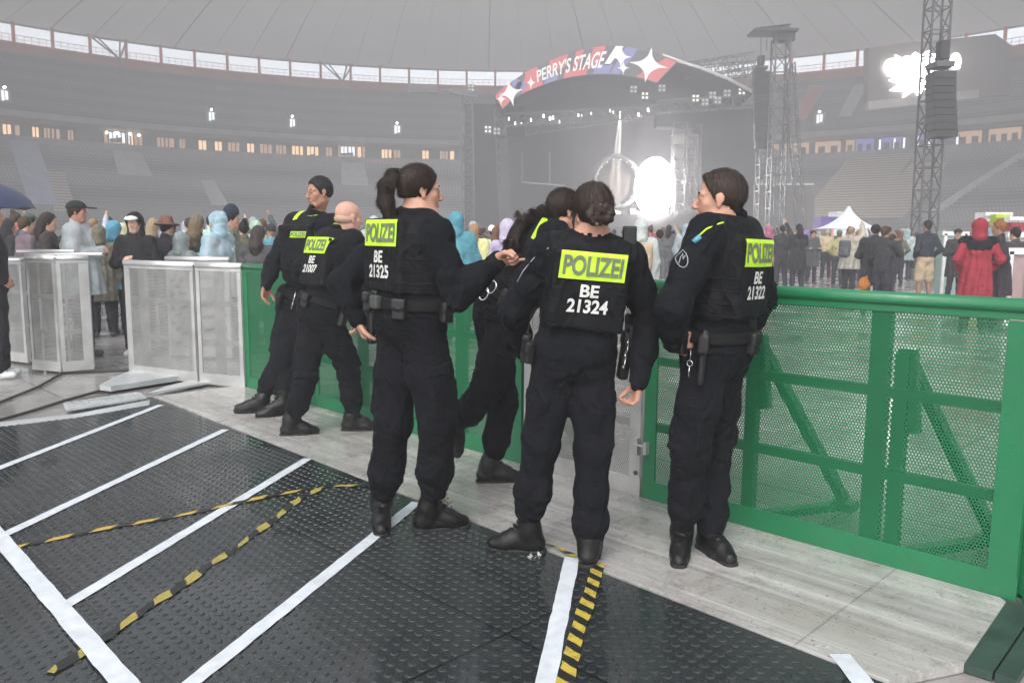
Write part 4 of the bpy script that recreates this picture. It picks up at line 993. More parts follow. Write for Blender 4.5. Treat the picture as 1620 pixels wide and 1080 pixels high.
def folds(seed, amp, joints=(), f0=26, ja=.007):
    """cloth wrinkles: ridged, warped, patchy; stronger and tighter near joints"""
    r = np.random.RandomState(seed); mk = lambda n, lo, hi: [nrm_(r.randn(3) * np.array([1, 1, 1.5])) * r.uniform(lo, hi) for _ in range(n)]
    D, W, Q, E_ = mk(6, 14, 34), mk(4, 5, 11), mk(3, 6, 12), mk(4, 45, 80); ph = r.rand(24) * 6.28; joints = [A3(j) for j in joints]
    def f(p):
        w = sum(np.sin(p @ a + ph[i]) for i, a in enumerate(W)); g = .5 + .5 * sum(np.sin(p @ a + ph[8 + i]) for i, a in enumerate(Q)) / 2; d = np.zeros(len(p))
        for i, a in enumerate(D): d += (1 - np.abs(np.sin((p @ a) + ph[12 + i] + w * 1.3))) ** 3 - .25
        out = d / 6 * amp * 5.0 * (.35 + g)
        if joints:
            e2 = sum((1 - np.abs(np.sin((p @ a) * .6 + ph[18 + i] + w * 1.8))) ** 2 - .35 for i, a in enumerate(E_)) / 4
            for j in joints:
                q = p - j; out = out + np.exp(-(q * q).sum(1) / .012) * ja * 3.6 * e2
        return out
    return f
def strands(seed, amp, axis, f0=260):
    r = np.random.RandomState(seed); ax = nrm_(axis); D = []
    for _ in range(4):
        a = r.randn(3); a -= ax * (a @ ax); D.append(nrm_(a) * f0 * r.uniform(.5, 1.5))
    return lambda p: sum(np.sin(p @ a + np.sin(p[:, 2] * 30 + i) * 1.2) for i, a in enumerate(D)) * amp / 3

# ------------------------------------------------------------------ person parts
def frame(right, up):
    r = nrm_(right); u = A3(up); u = nrm_(u - r * (u @ r)); f = np.cross(u, r); return np.array([r, f, u])   # rows: right, forward, up
def head_frame(fwd, up=(0, 0, 1)):
    f = nrm_(fwd); u = A3(up); u = nrm_(u - f * (u @ f)); r = np.cross(f, u); return np.array([r, f, u])
def add_head(F, c, R, s=1.0, neck_to=None, ears=True):
    L = lambda x, y, z: A3(c) + (R.T @ np.array([x, y, z])) * s
    F.ell(L(0, -.014, .034), R, (.073 * s, .094 * s, .083 * s), .02); F.ell(L(0, .020, -.042), R, (.055 * s, .066 * s, .076 * s), .03)
    F.cone(L(-.020, .060, -.098), L(.020, .060, -.098), .019 * s, .019 * s, .02)
    for q in (-1, 1):
        F.cone(L(.046 * q, .0, -.062), L(.024 * q, .055, -.094), .017 * s, .016 * s, .02); F.cone(L(.040 * q, .052, -.018), L(.030 * q, .058, -.040), .020 * s, .018 * s, .02)
        F.cone(L(.012 * q, .080, .020), L(.042 * q, .066, .022), .010 * s, .011 * s, .012)
        F.ell(L(.0105 * q, .096, -.034), R, (.009 * s, .010 * s, .008 * s), .006)
        F.ell(L(.031 * q, .0705, .004), R, (.0135 * s, .0125 * s, .0115 * s), .003)
        if ears:
            F.ell(L(.074 * q, -.008, .002), R, (.007 * s, .020 * s, .024 * s), .006); F.ell(L(.073 * q, -.003, -.024), R, (.007 * s, .011 * s, .014 * s), .006)
    F.cone(L(0, .083, .014), L(0, .105, -.028), .0075 * s, .0115 * s, .010); F.ell(L(0, .083, -.060), R, (.024 * s, .012 * s, .0055 * s), .005); F.ell(L(0, .081, -.070), R, (.021 * s, .012 * s, .006 * s), .005)
    if neck_to is not None: F.cone(L(0, -.018, -.055), neck_to, .054 * s, .060 * s, .03)
HAIRN = nrm_((0, .857, -.514))
def short_hair(c, R, s=1.0, thick=.011, seed=1, low=-.07, front=.031, amp=.0022, side=1.0, nape=True):
    F = Field(.02); L = lambda x, y, z: A3(c) + (R.T @ np.array([x, y, z])) * s
    F.ell(L(0, -.014, .036), R, ((.073 + thick * side) * s, (.094 + thick * .8) * s, (.083 + thick * 1.35) * s))
    if nape: F.cone(L(0, -.06, -.03), L(0, -.055, -.06), .042 * s, .036 * s, .03)
    else: F.cone(L(0, -.052, .0), L(0, -.046, -.045), .048 * s, .034 * s, .03)
    F.cutplane(R.T @ HAIRN, A3(c) + (R.T @ HAIRN) * front * s, .006); F.cutplane(-R[2], L(0, 0, low), .008)
    F.disp = strands(seed, amp, R[2]); return F
def add_hand(F, wr, d, palmn, s=1.0, curl=(.5, .6, .7, .8), thumb=.5, side=1, spread=.06):
    """wr wrist, d along the hand, palmn = direction the palm faces, side +1: thumb on the +x side (x = d x palmn)"""
    d = nrm_(d); z = A3(palmn); z = nrm_(z - d * (z @ d)); x = np.cross(d, z) * side; s = s * .97
    L = lambda a, b, c: A3(wr) + (x * a + d * b + z * c) * s
    R = np.array([x, d, z])
    F.box(L(0, .048, 0), R, (.040 * s, .046 * s, .0135 * s), .012 * s, .012); F.cone(L(0, -.02, 0), L(0, .02, 0), .026 * s, .027 * s, .015); F.cone(L(.028, .02, .008), L(.030, .05, .008), .015 * s, .012 * s, .012)
    for i, (x0, ln) in enumerate(((.030, .074), (.0105, .083), (-.010, .077), (-.029, .061))):
        p = np.array([x0, .088 - abs(i - 1) * .003, 0]); a = 0; sp = (1.2 - i) * spread; r = (.0098, .010, .0095, .0085)[i]; prev = L(*p)
        for kseg, (fr, cm) in enumerate(((.46, .8), (.30, 1.05), (.24, .75))):
            a += curl[i] * cm; q = p + np.array([math.sin(sp) * math.cos(a), math.cos(sp) * math.cos(a), math.sin(a)]) * ln * fr; cur = L(*q)
            F.cone(prev, cur, r * s * (1 - .09 * kseg), r * s * (.92 - .09 * kseg), .0035 if kseg else .006); prev = cur; p = q
    p = np.array([.032, .026, .008]); a = .75 - thumb * .35
    for kseg, ln in enumerate((.042, .034, .027)):
        dr = np.array([math.sin(a), math.cos(a), .35 + thumb * .5 * kseg]); dr /= np.linalg.norm(dr); q = p + dr * ln
        F.cone(L(*p), L(*q), (.0135 - .0012 * kseg) * s, (.0122 - .0014 * kseg) * s, .006); p = q; a -= thumb * .45
def project(F, pts, d, back=.35, steps=70):
    p = np.array(pts, float) - A3(d) * back; d = nrm_(d)
    for _ in range(steps): p = p + d * (F.ev(p) * .75)[:, None]
    return p
def decal(name, me_pts, faces, Ffn, d, lift, m, parent, org, th=None):
    p = project(Ffn, me_pts, d); okv = np.abs(Ffn.ev(p)) < .008; p = p - nrm_(d) * lift; faces = [f for f in faces if all(okv[i] for i in f)]
    me = bpy.data.meshes.new(name); me.from_pydata([tuple(q) for q in (p - A3(org))], [], faces); me.update(); return link_mesh(name, me, m, parent)
def patch_decal(name, c, x, y, w, h, F, d, lift, m, parent, org, nx=22, ny=8):
    pts = [A3(c) + A3(x) * (i / nx - .5) * w + A3(y) * (j / ny - .5) * h for j in range(ny + 1) for i in range(nx + 1)]
    fc = [(j * (nx + 1) + i, j * (nx + 1) + i + 1, (j + 1) * (nx + 1) + i + 1, (j + 1) * (nx + 1) + i) for j in range(ny) for i in range(nx)]
    return decal(name, pts, fc, F, d, lift, m, parent, org)
def text_decal(name, txt, c, x, y, w, h, F, d, lift, m, parent, org, bold=.02):
    me = text_mesh(txt, 1.0, bold); bm = bmesh.new(); bm.from_mesh(me)
    xs = [v.co.x for v in bm.verts]; ys = [v.co.y for v in bm.verts]; x0, x1, y0, y1 = min(xs), max(xs), min(ys), max(ys)
    bmesh.ops.triangulate(bm, faces=bm.faces)
    for _ in range(3):
        es = [e for e in bm.edges if e.calc_length() > .22]
        if not es: break
        bmesh.ops.subdivide_edges(bm, edges=es, cuts=1); bmesh.ops.triangulate(bm, faces=bm.faces)
    bm.verts.ensure_lookup_table(); bm.verts.index_update()
    pts = [A3(c) + A3(x) * ((v.co.x - x0) / (x1 - x0) - .5) * w + A3(y) * ((v.co.y - y0) / (y1 - y0) - .5) * h for v in bm.verts]
    fc = [tuple(v.index for v in f.verts) for f in bm.faces]; bm.free()
    return decal(name, pts, fc, F, d, lift, m, parent, org)
def mat_cloth(name, col, rough=.85, bump=.0006, sc=90, var=.15, objcol=False, sheen=0.0):
    m = mat(name, col, rough, var=var, vscale=7, bump=bump, bscale=sc, spec=.15, objcol=objcol); g = NG(m); b_ = g.n['Principled BSDF']; old = b_.inputs['Normal'].links[0].from_node
    v, x, y, z = g.coord(); mp_ = g.n.new('ShaderNodeMapping'); mp_.inputs['Scale'].default_value = (1, 1, .55); g.l.new(v, mp_.inputs[0])
    a = g.noise(mp_.outputs[0], 4.2, 1, .4, 1.6); r1 = g.op('ABSOLUTE', g.op('SUBTRACT', a, .5)); c2 = g.noise(v, 9, 1, .4, 1.0); r2 = g.op('ABSOLUTE', g.op('SUBTRACT', c2, .5))
    h_ = g.op('ADD', g.op('MULTIPLY', g.op('MINIMUM', r1, .12), -3.0), g.op('MULTIPLY', g.op('MINIMUM', r2, .10), -1.2)); bb = g.n.new('ShaderNodeBump'); bb.inputs['Distance'].default_value = .020; g.l.new(h_, bb.inputs['Height']); g.l.new(old.outputs[0], bb.inputs['Normal']); g.l.new(bb.outputs[0], b_.inputs['Normal'])
    m.node_tree.nodes['Principled BSDF'].inputs['Sheen Weight'].default_value = sheen
    return m
def mat_skin(name, col):
    m = mat(name, col, .5, var=.12, vscale=22, bump=.0004, bscale=180, spec=.4); b = m.node_tree.nodes['Principled BSDF']
    b.inputs['Subsurface Weight'].default_value = .12; b.inputs['Subsurface Radius'].default_value = (.02, .008, .004); b.inputs['Subsurface Scale'].default_value = .5; return m
M['uni'] = mat_cloth('black_uniform_cloth', (.0065, .0072, .0095), .9)
M['uni_t'] = mat_cloth('black_trouser_cloth', (.0062, .0067, .0092), .92)
M['vest'] = mat_cloth('black_vest_nylon', (.0065, .007, .0085), .7, bump=.0015, sc=120)
M['boot'] = mat('black_boot_leather', (.0045, .0045, .005), .42, var=.3, vscale=20, bump=.0008, bscale=60, spec=.35)
M['sole'] = mat('black_rubber_sole', (.009, .009, .009), .75)
M['belt'] = mat('black_belt_web', (.0045, .0045, .005), .75, bump=.0006, bscale=200, spec=.2)
M['gear'] = mat('black_polymer', (.0045, .0045, .005), .5)
M['gear_g'] = mat('grey_pouch', (.05, .055, .05), .6)
M['metal'] = mat('bright_steel', (.62, .62, .62), .25, .9)
M['hiviz'] = mat('hi_vis_yellow_patch', (.50, .80, .03), .55, var=.10, vscale=30, bump=.0005, bscale=90)
M['hv_txt'] = mat('grey_reflective_letters', (.14, .17, .10), .5)
M['wh_txt'] = mat('white_reflective_letters', (.62, .62, .60), .5)
M['skin_l'] = mat_skin('fair_skin', (.50, .27, .19)); M['skin_p'] = mat_skin('pink_skin', (.54, .30, .23)); M['skin_t'] = mat_skin('tan_skin', (.38, .20, .13))
def mat_hair(name, col): return mat(name, col, .48, var=.6, vscale=30, bump=.003, bscale=30, stretch=(7, 7, .6), spec=.3)
M['hair_d'] = mat_hair('dark_brown_hair', (.030, .017, .012)); M['hair_b'] = mat_hair('brown_hair', (.045, .024, .014)); M['hair_k'] = mat_hair('near_black_hair', (.010, .008, .007))
M['eye'] = mat('eye_white', (.6, .58, .55), .2); M['iris'] = mat('dark_iris', (.03, .02, .015), .15); M['lip'] = mat('lips', (.36, .13, .11), .45)

def face_bits(c, R, s, t, org, brow='hair_k', hb=.0036):
    L = lambda x, y, z: A3(c) + (R.T @ np.array([x, y, z])) * s
    for q in (-1, 1):
        mb = MB(off=org); pc = Vector(L(.031 * q, .0815, .004)); yy = Vector(R[1]); ring = [pc + Vector(R[0]) * math.cos(k * .7854) * .0062 * s + Vector(R[2]) * math.sin(k * .7854) * .0058 * s for k in range(8)]
        mb.prism(ring, yy * .0012); mb.build('iris', M['iris'], t)
        F = Field(.004); F.cone(L(.015 * q, .0865, .025), L(.032 * q, .083, .029), hb * s, hb * s * .9); F.cone(L(.032 * q, .083, .029), L(.046 * q, .070, .024), hb * s * .9, hb * s * .5); fmesh('eyebrow', F, .0028, M[brow], t, org)
    F = Field(.003); F.ell(L(0, .0875, -.060), R, (.020 * s, .0085 * s, .0042 * s)); F.ell(L(0, .0855, -.0695), R, (.0175 * s, .0085 * s, .0048 * s)); fmesh('lips', F, .0026, M['lip'], t, org)

def boot_field(an, toe, s=1.0, ground=0.0, shaft=None, pitch=0.0):
    """an ankle joint ~0.1 above the sole, toe = horizontal direction"""
    an = A3(an); t = nrm_((toe[0], toe[1], 0)); u = np.array([0, 0, 1.0]); t2 = nrm_(t * math.cos(pitch) - u * math.sin(pitch)); u2 = nrm_(np.cross(np.cross(t2, u), t2)); R = frame(np.cross(t2, u2), u2)
    L = lambda x, y, z: an + (R.T @ np.array([x, y, z])) * s
    F = Field(.03); F.cone(L(0, -.055, -.055), L(0, .10, -.062), .040 * s, .040 * s, .02); F.cone(L(0, .10, -.066), L(0, .155, -.070), .041 * s, .032 * s, .03); F.cone(L(0, -.02, .0), L(0, .07, -.035), .048 * s, .042 * s, .03)
    F.chain([L(0, -.030, -.05), L(0, -.018, .02), A3(shaft) if shaft is not None else L(0, -.01, .14)], [.044 * s, .047 * s, .054 * s])
    F.cutplane(-u2, L(0, 0, -.092))
    for i in range(6):
        y_, z_ = .085 - i * .018, -.018 + i * .020
        F.cone(L(-.022, y_ + .008, z_), L(.022, y_ + .012, z_ + .004), .0055 * s, .0055 * s, .004)
    F.disp = lambda p, f_=folds(5, .003), a=L(0, .105, 0), n=t2: f_(p) - .002 * (((p - a) @ n) > 0)
    S_ = Field(.02); S_.cone(L(0, -.062, -.088), L(0, .05, -.088), .041 * s, .040 * s); S_.cone(L(0, .05, -.088), L(0, .155, -.085), .045 * s, .039 * s); S_.disp = lambda p, a=L(0, 0, 0): .0018 * np.sign(np.sin((p - a) @ t * 300))
    S_.cut(lambda p, a=L(0, 0, -.0955), n=u2: np.abs((p - a) @ n) - .0145 * s, .004)
    return F, S_

def strands_on(ho, hc, R, hs, comb, part, m, org):
    """fine hair blades growing from the hair surface, combed in a direction"""
    me = ho.data; n = len(me.vertices); co = np.empty(n * 3, np.float32); me.vertices.foreach_get('co', co); co = co.reshape(-1, 3); no = np.empty(n * 3, np.float32); me.vertex_normals.foreach_get('vector', no); no = no.reshape(-1, 3)
    r = np.random.RandomState(n % 1000); N = comb.get('n', 5000); idx = r.randint(0, n, N); p = co[idx] + r.randn(N, 3) * .002; nn = no[idx]; ctr = A3(hc) - A3(org)
    if part == 'hair':
        if 'to' in comb: d = (ctr + (R.T @ np.array(comb['to'])) * hs)[None] - p; Ln = np.linalg.norm(d, axis=1)
        else: d = np.tile(R.T @ np.array(comb['dir']), (N, 1)).astype(float)
        L0, lift = comb.get('len', .016), comb.get('lift', .35)
    else: d = np.tile(np.array([0, 0, -1.0]), (N, 1)) + r.randn(N, 3) * .25; L0, lift = .045, .10
    d = d / np.linalg.norm(d, axis=1)[:, None] + r.randn(N, 3) * comb.get('mess', .22); d -= nn * (d * nn).sum(1)[:, None]; d /= np.maximum(np.linalg.norm(d, axis=1), 1e-6)[:, None]
    d2 = d + nn * lift * r.rand(N)[:, None]; d2 /= np.linalg.norm(d2, axis=1)[:, None]; sd = np.cross(d, nn); L = L0 * r.uniform(.5, 1.25, N)[:, None]; w = .0009
    a = p - nn * .0015; b = a + d2 * L * .55; c = a + d * L + nn * lift * .3 * L
    V = np.concatenate([a - sd * w, a + sd * w, b + sd * w * .9, b - sd * w * .9, c], 0); k = np.arange(N)
    fc = [tuple(q) for q in np.stack([k, k + N, k + 2 * N, k + 3 * N], 1)] + [tuple(q) for q in np.stack([k + 3 * N, k + 2 * N, k + 4 * N], 1)]
    me2 = bpy.data.meshes.new('hair_blades'); me2.from_pydata([tuple(q) for q in V], [], fc); me2.update(); o = link_mesh('loose_strands', me2, m, ho); o['kind'] = 'stuff'; return o

def officer(label, J, o):
    """J: joints in world space; o: options"""
    org = Vector(o['org']); t = empty('person', label, 'person', org, 0, None)
    s = o.get('s', 1.0); h = o.get('h', .0075); sk = M[o.get('skin', 'skin_l')]
    T = frame(A3(J['shR']) - A3(J['shL']), A3(J['neck']) - A3(J['pel'])); HP = frame(A3(J['hipR']) - A3(J['hipL']), A3(J['neck']) - A3(J['pel']))
    neck, pel = A3(J['neck']), A3(J['pel']); up = nrm_(neck - pel); Lt = np.linalg.norm(neck - pel); X, Yf = T[0], T[1]
    at = lambda k, x=0.0, y=0.0: pel + up * Lt * k + X * x * s + Yf * y * s
    wd = o.get('build', 1.0)
    def core(F, g=0.0):
        F.ell(at(.74, 0, .0), T, ((.178 * wd + g) * s, (.118 * wd + g) * s, .20 * s), .05); F.ell(at(.40, 0, .0), T, ((.155 * wd + g) * s, (.110 * wd + g) * s, .20 * s), .05)
        F.ell(at(.04, 0, -.01), HP, ((.172 * wd + g) * s, (.128 * wd + g) * s, .15 * s), .05)
        F.cone(A3(J['shL']) + X * .02, A3(J['shR']) - X * .02, (.066 + g) * s, (.066 + g) * s, .05)
        F.cone(at(.93), at(1.0), .075 * s, .062 * s, .04); return F
    # body
    Fb = Field(.03); HR = head_frame(o['face'], o.get('hup', (0, 0, 1))); hc = A3(J['head']); hs = o.get('hs', .98)
    add_head(Fb, hc, HR, hs, neck); core(Fb, -.02)
    for S1 in 'LR':
        Fb.chain([J['sh' + S1], J['el' + S1], J['wr' + S1]], [.045 * s, .036 * s, .027 * s]); Fb.chain([J['hip' + S1], J['kn' + S1], J['an' + S1]], [.07 * s, .05 * s, .038 * s])
        hd = o.get('hand' + S1)
        if hd: add_hand(Fb, J['wr' + S1], hd['d'], hd['n'], s * hd.get('s', 1.0), hd.get('curl', (.5, .6, .7, .8)), hd.get('thumb', .5), hd.get('side', 1), hd.get('spread', .06))
    fmesh('body', Fb, o.get('hb', .0048), sk, t, org)
    if o.get('facebits'): face_bits(hc, HR, hs, t, org, o.get('brow', 'hair_k'))
    # trousers
    Ft = Field(.035); Ft.ell(at(.02, 0, -.01), HP, (.182 * wd * s, .138 * wd * s, .15 * s))
    for S1 in 'LR':
        hip, kn, an = A3(J['hip' + S1]), A3(J['kn' + S1]), A3(J['an' + S1]); m1 = (hip + kn) / 2; m2 = kn * .55 + an * .45; r_ = o.get('legw', 1.0) * .95
        ck = o.get('cuff' + S1, .22); cuff = an + (kn - an) * ck; c2 = an + (kn - an) * (ck + .18); bl = o.get('blouse', 1.0)
        Ft.chain([hip, m1, kn, m2, c2, cuff], [.106 * s * r_, .101 * s * r_, .084 * s * r_, .078 * s * r_, .073 * s * r_ * bl, .058 * s * r_ * bl])
        out_ = HP[0] * (1 if S1 == 'R' else -1); pc = m1 * .55 + kn * .45 + out_ * .072 * s * r_; pz = nrm_(hip - kn)
        Rp = frame(np.cross(out_, pz), pz); Ft.box(pc, Rp, (.075 * s, .022 * s, .095 * s), .015, .02)
    Ft.disp = folds(o.get('seed', 1), .0055, [J['knL'], J['knR'], A3(J['anL']) + (A3(J['knL']) - A3(J['anL'])) * .34, A3(J['anR']) + (A3(J['knR']) - A3(J['anR'])) * .34, (A3(J['hipL']) + A3(J['hipR'])) / 2 - np.array([0, 0, .06])], 20, .008)
    Ft.cutplane(up, at(.17), .01)
    tr = fmesh('trousers', Ft, h, M['uni_t'], t, org)
    # jacket
    Fj0 = core(Field(.035), .014); Fj0.cutplane(-up, at(o.get('jlow', .02)), .02); Fj = Field(.04).sub(Fj0)
    for S1 in 'LR':
        sh, el, wr = A3(J['sh' + S1]), A3(J['el' + S1]), A3(J['wr' + S1]); aw = o.get('armw', 1.0)
        Fj.chain([sh, (sh + el) / 2, el, (el + wr) / 2, wr - (el - wr) * .02], [.076 * s * aw, .068 * s * aw, .061 * s * aw, .055 * s * aw, .040 * s])
    Fj.chain([at(1.0), at(1.07)], [.075 * s, .066 * s], .03)
    Fj.disp = folds(o.get('seed', 1) + 50, .005, [J['elL'], J['elR'], A3(J['shL']) - up * .1, A3(J['shR']) - up * .1, at(.15)], 22, .007)
    Fj.cutball(hc - HR[2] * .005, .098 * hs, .01)
    jk = fmesh('jacket', Fj, h, M['uni'], t, org)
    for (mn, pl, mm, r_, cl) in o.get('marks', ()):
        q = []
        for (px, py) in pl:
            d_ = nrm_(ray(px, py)); p0 = A3(P(px, py, J['pel'][1])); pj = project(Fj, [p0 - d_ * .35], d_, back=.1)
            if abs(Fj.ev(pj)[0]) < .006: q.append(pj[0] - d_ * (r_ * .6))
        if len(q) < 2: continue
        mb = MB(off=org); mb.tube([Vector(p) for p in q], r_, 6, closed=cl); mb.build(mn, M[mm], jk, True)
    # vest with back carrier
    Fv = core(Field(.04), .035)
    Fv.cut(lambda p: np.abs((p - at(.5)) @ X) - (.178 * wd + .0) * s, .03); Fv.cutplane(up, at(1.07), .02); Fv.cutplane(-up, at(.26), .015); Fv.cutball(at(1.14), .095 * s, .015)
    fb = o.get('panel_dir', -1); pk = o.get('pk', .83); kk = lambda dz: pk + dz * s / Lt; Fv.box(at(kk(-.115) if o.get('panel', True) else .5, o.get('patch_x', 0), fb * (.128 if o.get('panel', True) else .06)), T, (.172 * s, .034 * s, .182 * s), .022, .02); Fv.box(at(.66, 0, -fb * .12), T, (.14 * s, .025 * s, .13 * s), .02, .03)
    Fv.disp = folds(o.get('seed', 1) + 9, .0018)
    vt = fmesh('vest', Fv, h, M['vest'], t, org)
    if vt is not None:
        Fw = Field(.02).sub(Fv); Fw.infl = .0020; zs = [A3(at(.5 + (i - 2) * .055 * s / Lt)) for i in range(0, 4)]
        Fw.cut(lambda p: np.min([np.abs((p - z_) @ up) for z_ in zs], 0) - .0085, .003); Fw.cut(lambda p: .115 * s - np.abs((p - at(.5)) @ X), .004) if fb < 0 else None
        fmesh('webbing', Fw, .006, M['vest'], vt, org)
    for (xk, xx_, xy_, xw, xh, xd) in o.get('xpatch', ()):
        dd = nrm_(X * xd[0] + Yf * xd[1] + up * xd[2]); a1 = nrm_(np.cross(up, dd)); patch_decal('reflective_strip', at(xk, xx_, xy_), a1, np.cross(dd, a1), xw, xh, Fv, dd, .005, M['hiviz'], vt, org)
    # trouser back pockets and cargo flaps
    for S1 in 'LR':
        hip, kn = A3(J['hip' + S1]), A3(J['kn' + S1]); q = 1 if S1 == 'R' else -1; pz = nrm_(hip - kn); out_ = HP[0] * q; bk = nrm_(-HP[1] - pz * (-HP[1] @ pz))
        Fp = Field(.01).sub(Ft); Fp.infl = .004; Fp.cuts = []
        c1 = hip + out_ * .0 - HP[1] * .09 - np.array([0, 0, .03]); Rb = frame(np.cross(bk, pz), pz)
        def slab(p, c=c1, R_=Rb): qq = np.abs((p - c) @ R_.T) - np.array([.055, .10, .022]); return qq.max(1)
        Fp.cut(slab, .003); fmesh('pocket_flap', Fp, .006, M['uni'], tr, org, box=(c1 - .13, c1 + .13))
        Fp = Field(.01).sub(Ft); Fp.infl = .004; c2_ = hip * .36 + kn * .64 + out_ * .10 + pz * .10; Rc = frame(np.cross(out_, pz), pz)
        def slab2(p, c=c2_, R_=Rc): qq = np.abs((p - c) @ R_.T) - np.array([.078, .09, .026]); return qq.max(1)
        Fp.cut(slab2, .003); fmesh('cargo_flap', Fp, .006, M['uni'], tr, org, box=(c2_ - .13, c2_ + .13))
    # sleeve cuffs
    for S1 in 'LR':
        el, wr = A3(J['el' + S1]), A3(J['wr' + S1]); Fq = Field(.01); dq = nrm_(wr - el); Fq.cone(wr - dq * .035, wr + dq * .008, .046 * s, .043 * s); Fq.cutplane(dq, wr + dq * .008, .004); Fq.cutplane(-dq, wr - dq * .035, .004); fmesh('cuff', Fq, .006, M['vest'], t, org)
    # yellow shoulder strip + collar piping
    for q in (-1, 1):
        pts = []; 
        for i in range(13):
            a = i / 12; y_ = -.07 + a * .17; pts += [at(1.25, q * .115 - .02, y_), at(1.25, q * .115 + .02, y_)]
        if o.get('strips', True): decal('shoulder_strip', pts, [(2 * i, 2 * i + 1, 2 * i + 3, 2 * i + 2) for i in range(12)], Fv, -up, .004, M['hiviz'], vt, org)
    Fc = Field(.01); k = 14; rc = .071 * s; cc = at(1.015, 0, .004)
    ring = [cc + X * math.cos(a) * rc + Yf * math.sin(a) * rc * 1.0 + up * (.012 - .022 * math.sin(a)) for a in [i / k * 6.2832 for i in range(k + 1)]]
    Fk = Field(.02)
    for i in range(k): Fk.cone(ring[i], ring[i] + 0, .001, .001) if False else Fk.cone(ring[i], ring[i + 1], .019 * s, .016 * s, .01)
    fmesh('collar', Fk, h * .8, M['uni'], t, org)
    if o.get('piping', True):
        mb = MB(off=org); mb.tube([Vector(p + up * .017 * s + nrm_(p - cc) * .006) for p in ring[:-1]], .0038, 6, closed=True); mb.build('collar_piping', M['hiviz'], t, True)
    # belt and kit
    Fl = Field(.03); Fl.ell(at(.04, 0, -.01), HP, ((.172 * wd + .034) * s, (.125 * wd + .032) * s, .20 * s)); Fl.ell(at(.40, 0, .0), T, ((.155 * wd + .03) * s, (.110 * wd + .03) * s, .22 * s), .05)
    zb = at(o.get('beltk', .145)); Fl.cut(lambda p: np.abs((p - zb) @ up) - .027 * s, .004)
    if o.get('belt', True): fmesh('belt', Fl, h, M['belt'], t, org)
    for it in o.get('kit', ()):
        kd, ang, drop = it; a = math.radians(ang); dv = HP[0] * math.sin(a) + HP[1] * math.cos(a)   # angle 0 = front, + = right
        rad_ = np.array([(.172 * wd + .045) * s, (.125 * wd + .045) * s]); c = zb + HP[0] * math.sin(a) * rad_[0] + HP[1] * math.cos(a) * rad_[1] - up * drop; Rk = frame(np.cross(dv, up), up); F = Field(.01)
        if kd == 'pouch': F.box(c, Rk, (.032, .020, .050), .008); F.box(c + dv * .012 + up * .025, Rk, (.034, .014, .024), .006); F.ell(c + dv * .024, Rk, (.006, .004, .006)); fmesh('pouch', F, .005, M['gear'], t, org)
        if kd == 'gpouch': F.box(c, Rk, (.034, .016, .032), .006); fmesh('pouch', F, .005, M['gear_g'], t, org)
        if kd == 'holster':
            c = c + dv * .02 - up * .07; F.box(c, Rk, (.030, .024, .095), .014); F.box(c + up * .10 - Rk[1] * 0, Rk, (.034, .030, .030), .01); hf = fmesh('holster', F, .006, M['gear'], t, org)
            F = Field(.01); F.box(c + up * .135, Rk, (.036, .014, .025), .008); g_ = c + up * .13; F.cone(g_, g_ + up * .055 - Rk[0] * .05 * o.get('gripdir', 1), .020, .018); fmesh('pistol_grip', F, .005, M['gear'], hf, org)
        if kd == 'baton': F.cone(c + up * .05, c - up * .17, .017, .014); F.box(c, Rk, (.024, .02, .04), .006); fmesh('baton', F, .005, M['gear'], t, org)
        if kd == 'radio': F.box(c, Rk, (.030, .018, .065), .008); F.cone(c + up * .06 + Rk[0] * .02, c + up * .15 + Rk[0] * .02, .006, .004); fmesh('radio', F, .005, M['gear'], t, org)
        if kd == 'cuffs':
            mb = MB(off=org)
            for q, dz in ((-.012, 0), (.015, -.055)):
                cc_ = Vector(c + Rk[0] * q - up * (.02 - dz * 1.0) + dv * .014); n_ = 20
                mb.tube([cc_ + Vector(Rk[0]) * math.cos(i / n_ * 5.2 + .6) * .030 + Vector(up) * math.sin(i / n_ * 5.2 + .6) * .036 for i in range(n_)], .0045, 6)
            mb.build('handcuffs', M['metal'], t, True)
        if kd == 'keys':
            mb = MB(off=org); cc_ = Vector(c - up * .05 + dv * .01); mb.tube([cc_ + Vector(Rk[0]) * math.cos(i / 12 * 6.283) * .013 + Vector(up) * math.sin(i / 12 * 6.283) * .013 for i in range(12)], .002, 5, closed=True)
            mb.tube([cc_ - Vector(up) * .013, cc_ - Vector(up) * .06], .003, 5); mb.tube([cc_ + Vector(up) * .013, cc_ + Vector(up) * .06], .002, 5); mb.build('key_ring', M['metal'], t, True)
    # boots
    for S1 in 'LR':
        an = A3(J['an' + S1]); kn = A3(J['kn' + S1]); F, Fs = boot_field(an, o['toe' + S1], s * 1.0, shaft=an + nrm_(kn - an) * .17, pitch=o.get('pitch' + S1, 0.0))
        b_ = fmesh('boot', F, .006, M['boot'], t, org); fmesh('sole', Fs, .006, M['sole'], b_, org)
    # lettering
    if o.get('num'):
        d = -Yf * fb; xx = -X * fb * -1 if fb > 0 else X   # seen from behind the writing runs along +X (wearer's right)
        xx = X if fb < 0 else -X
        px_ = o.get('patch_x', 0.0); pc = at(kk(0), px_, fb * .15)
        ww, hh = (.288 * s, .120 * s) if fb < 0 else (.15 * s, .05 * s)
        patch_decal('reflective_panel', pc, xx, up, ww, hh, Fv, -d * -1 if False else d * 1.0, .004, M['hiviz'], vt, org)
        text_decal('lettering', 'POLIZEI', pc, xx, up, ww * .90, hh * .72, Fv, d, .0075, M['hv_txt'], vt, org, .035)
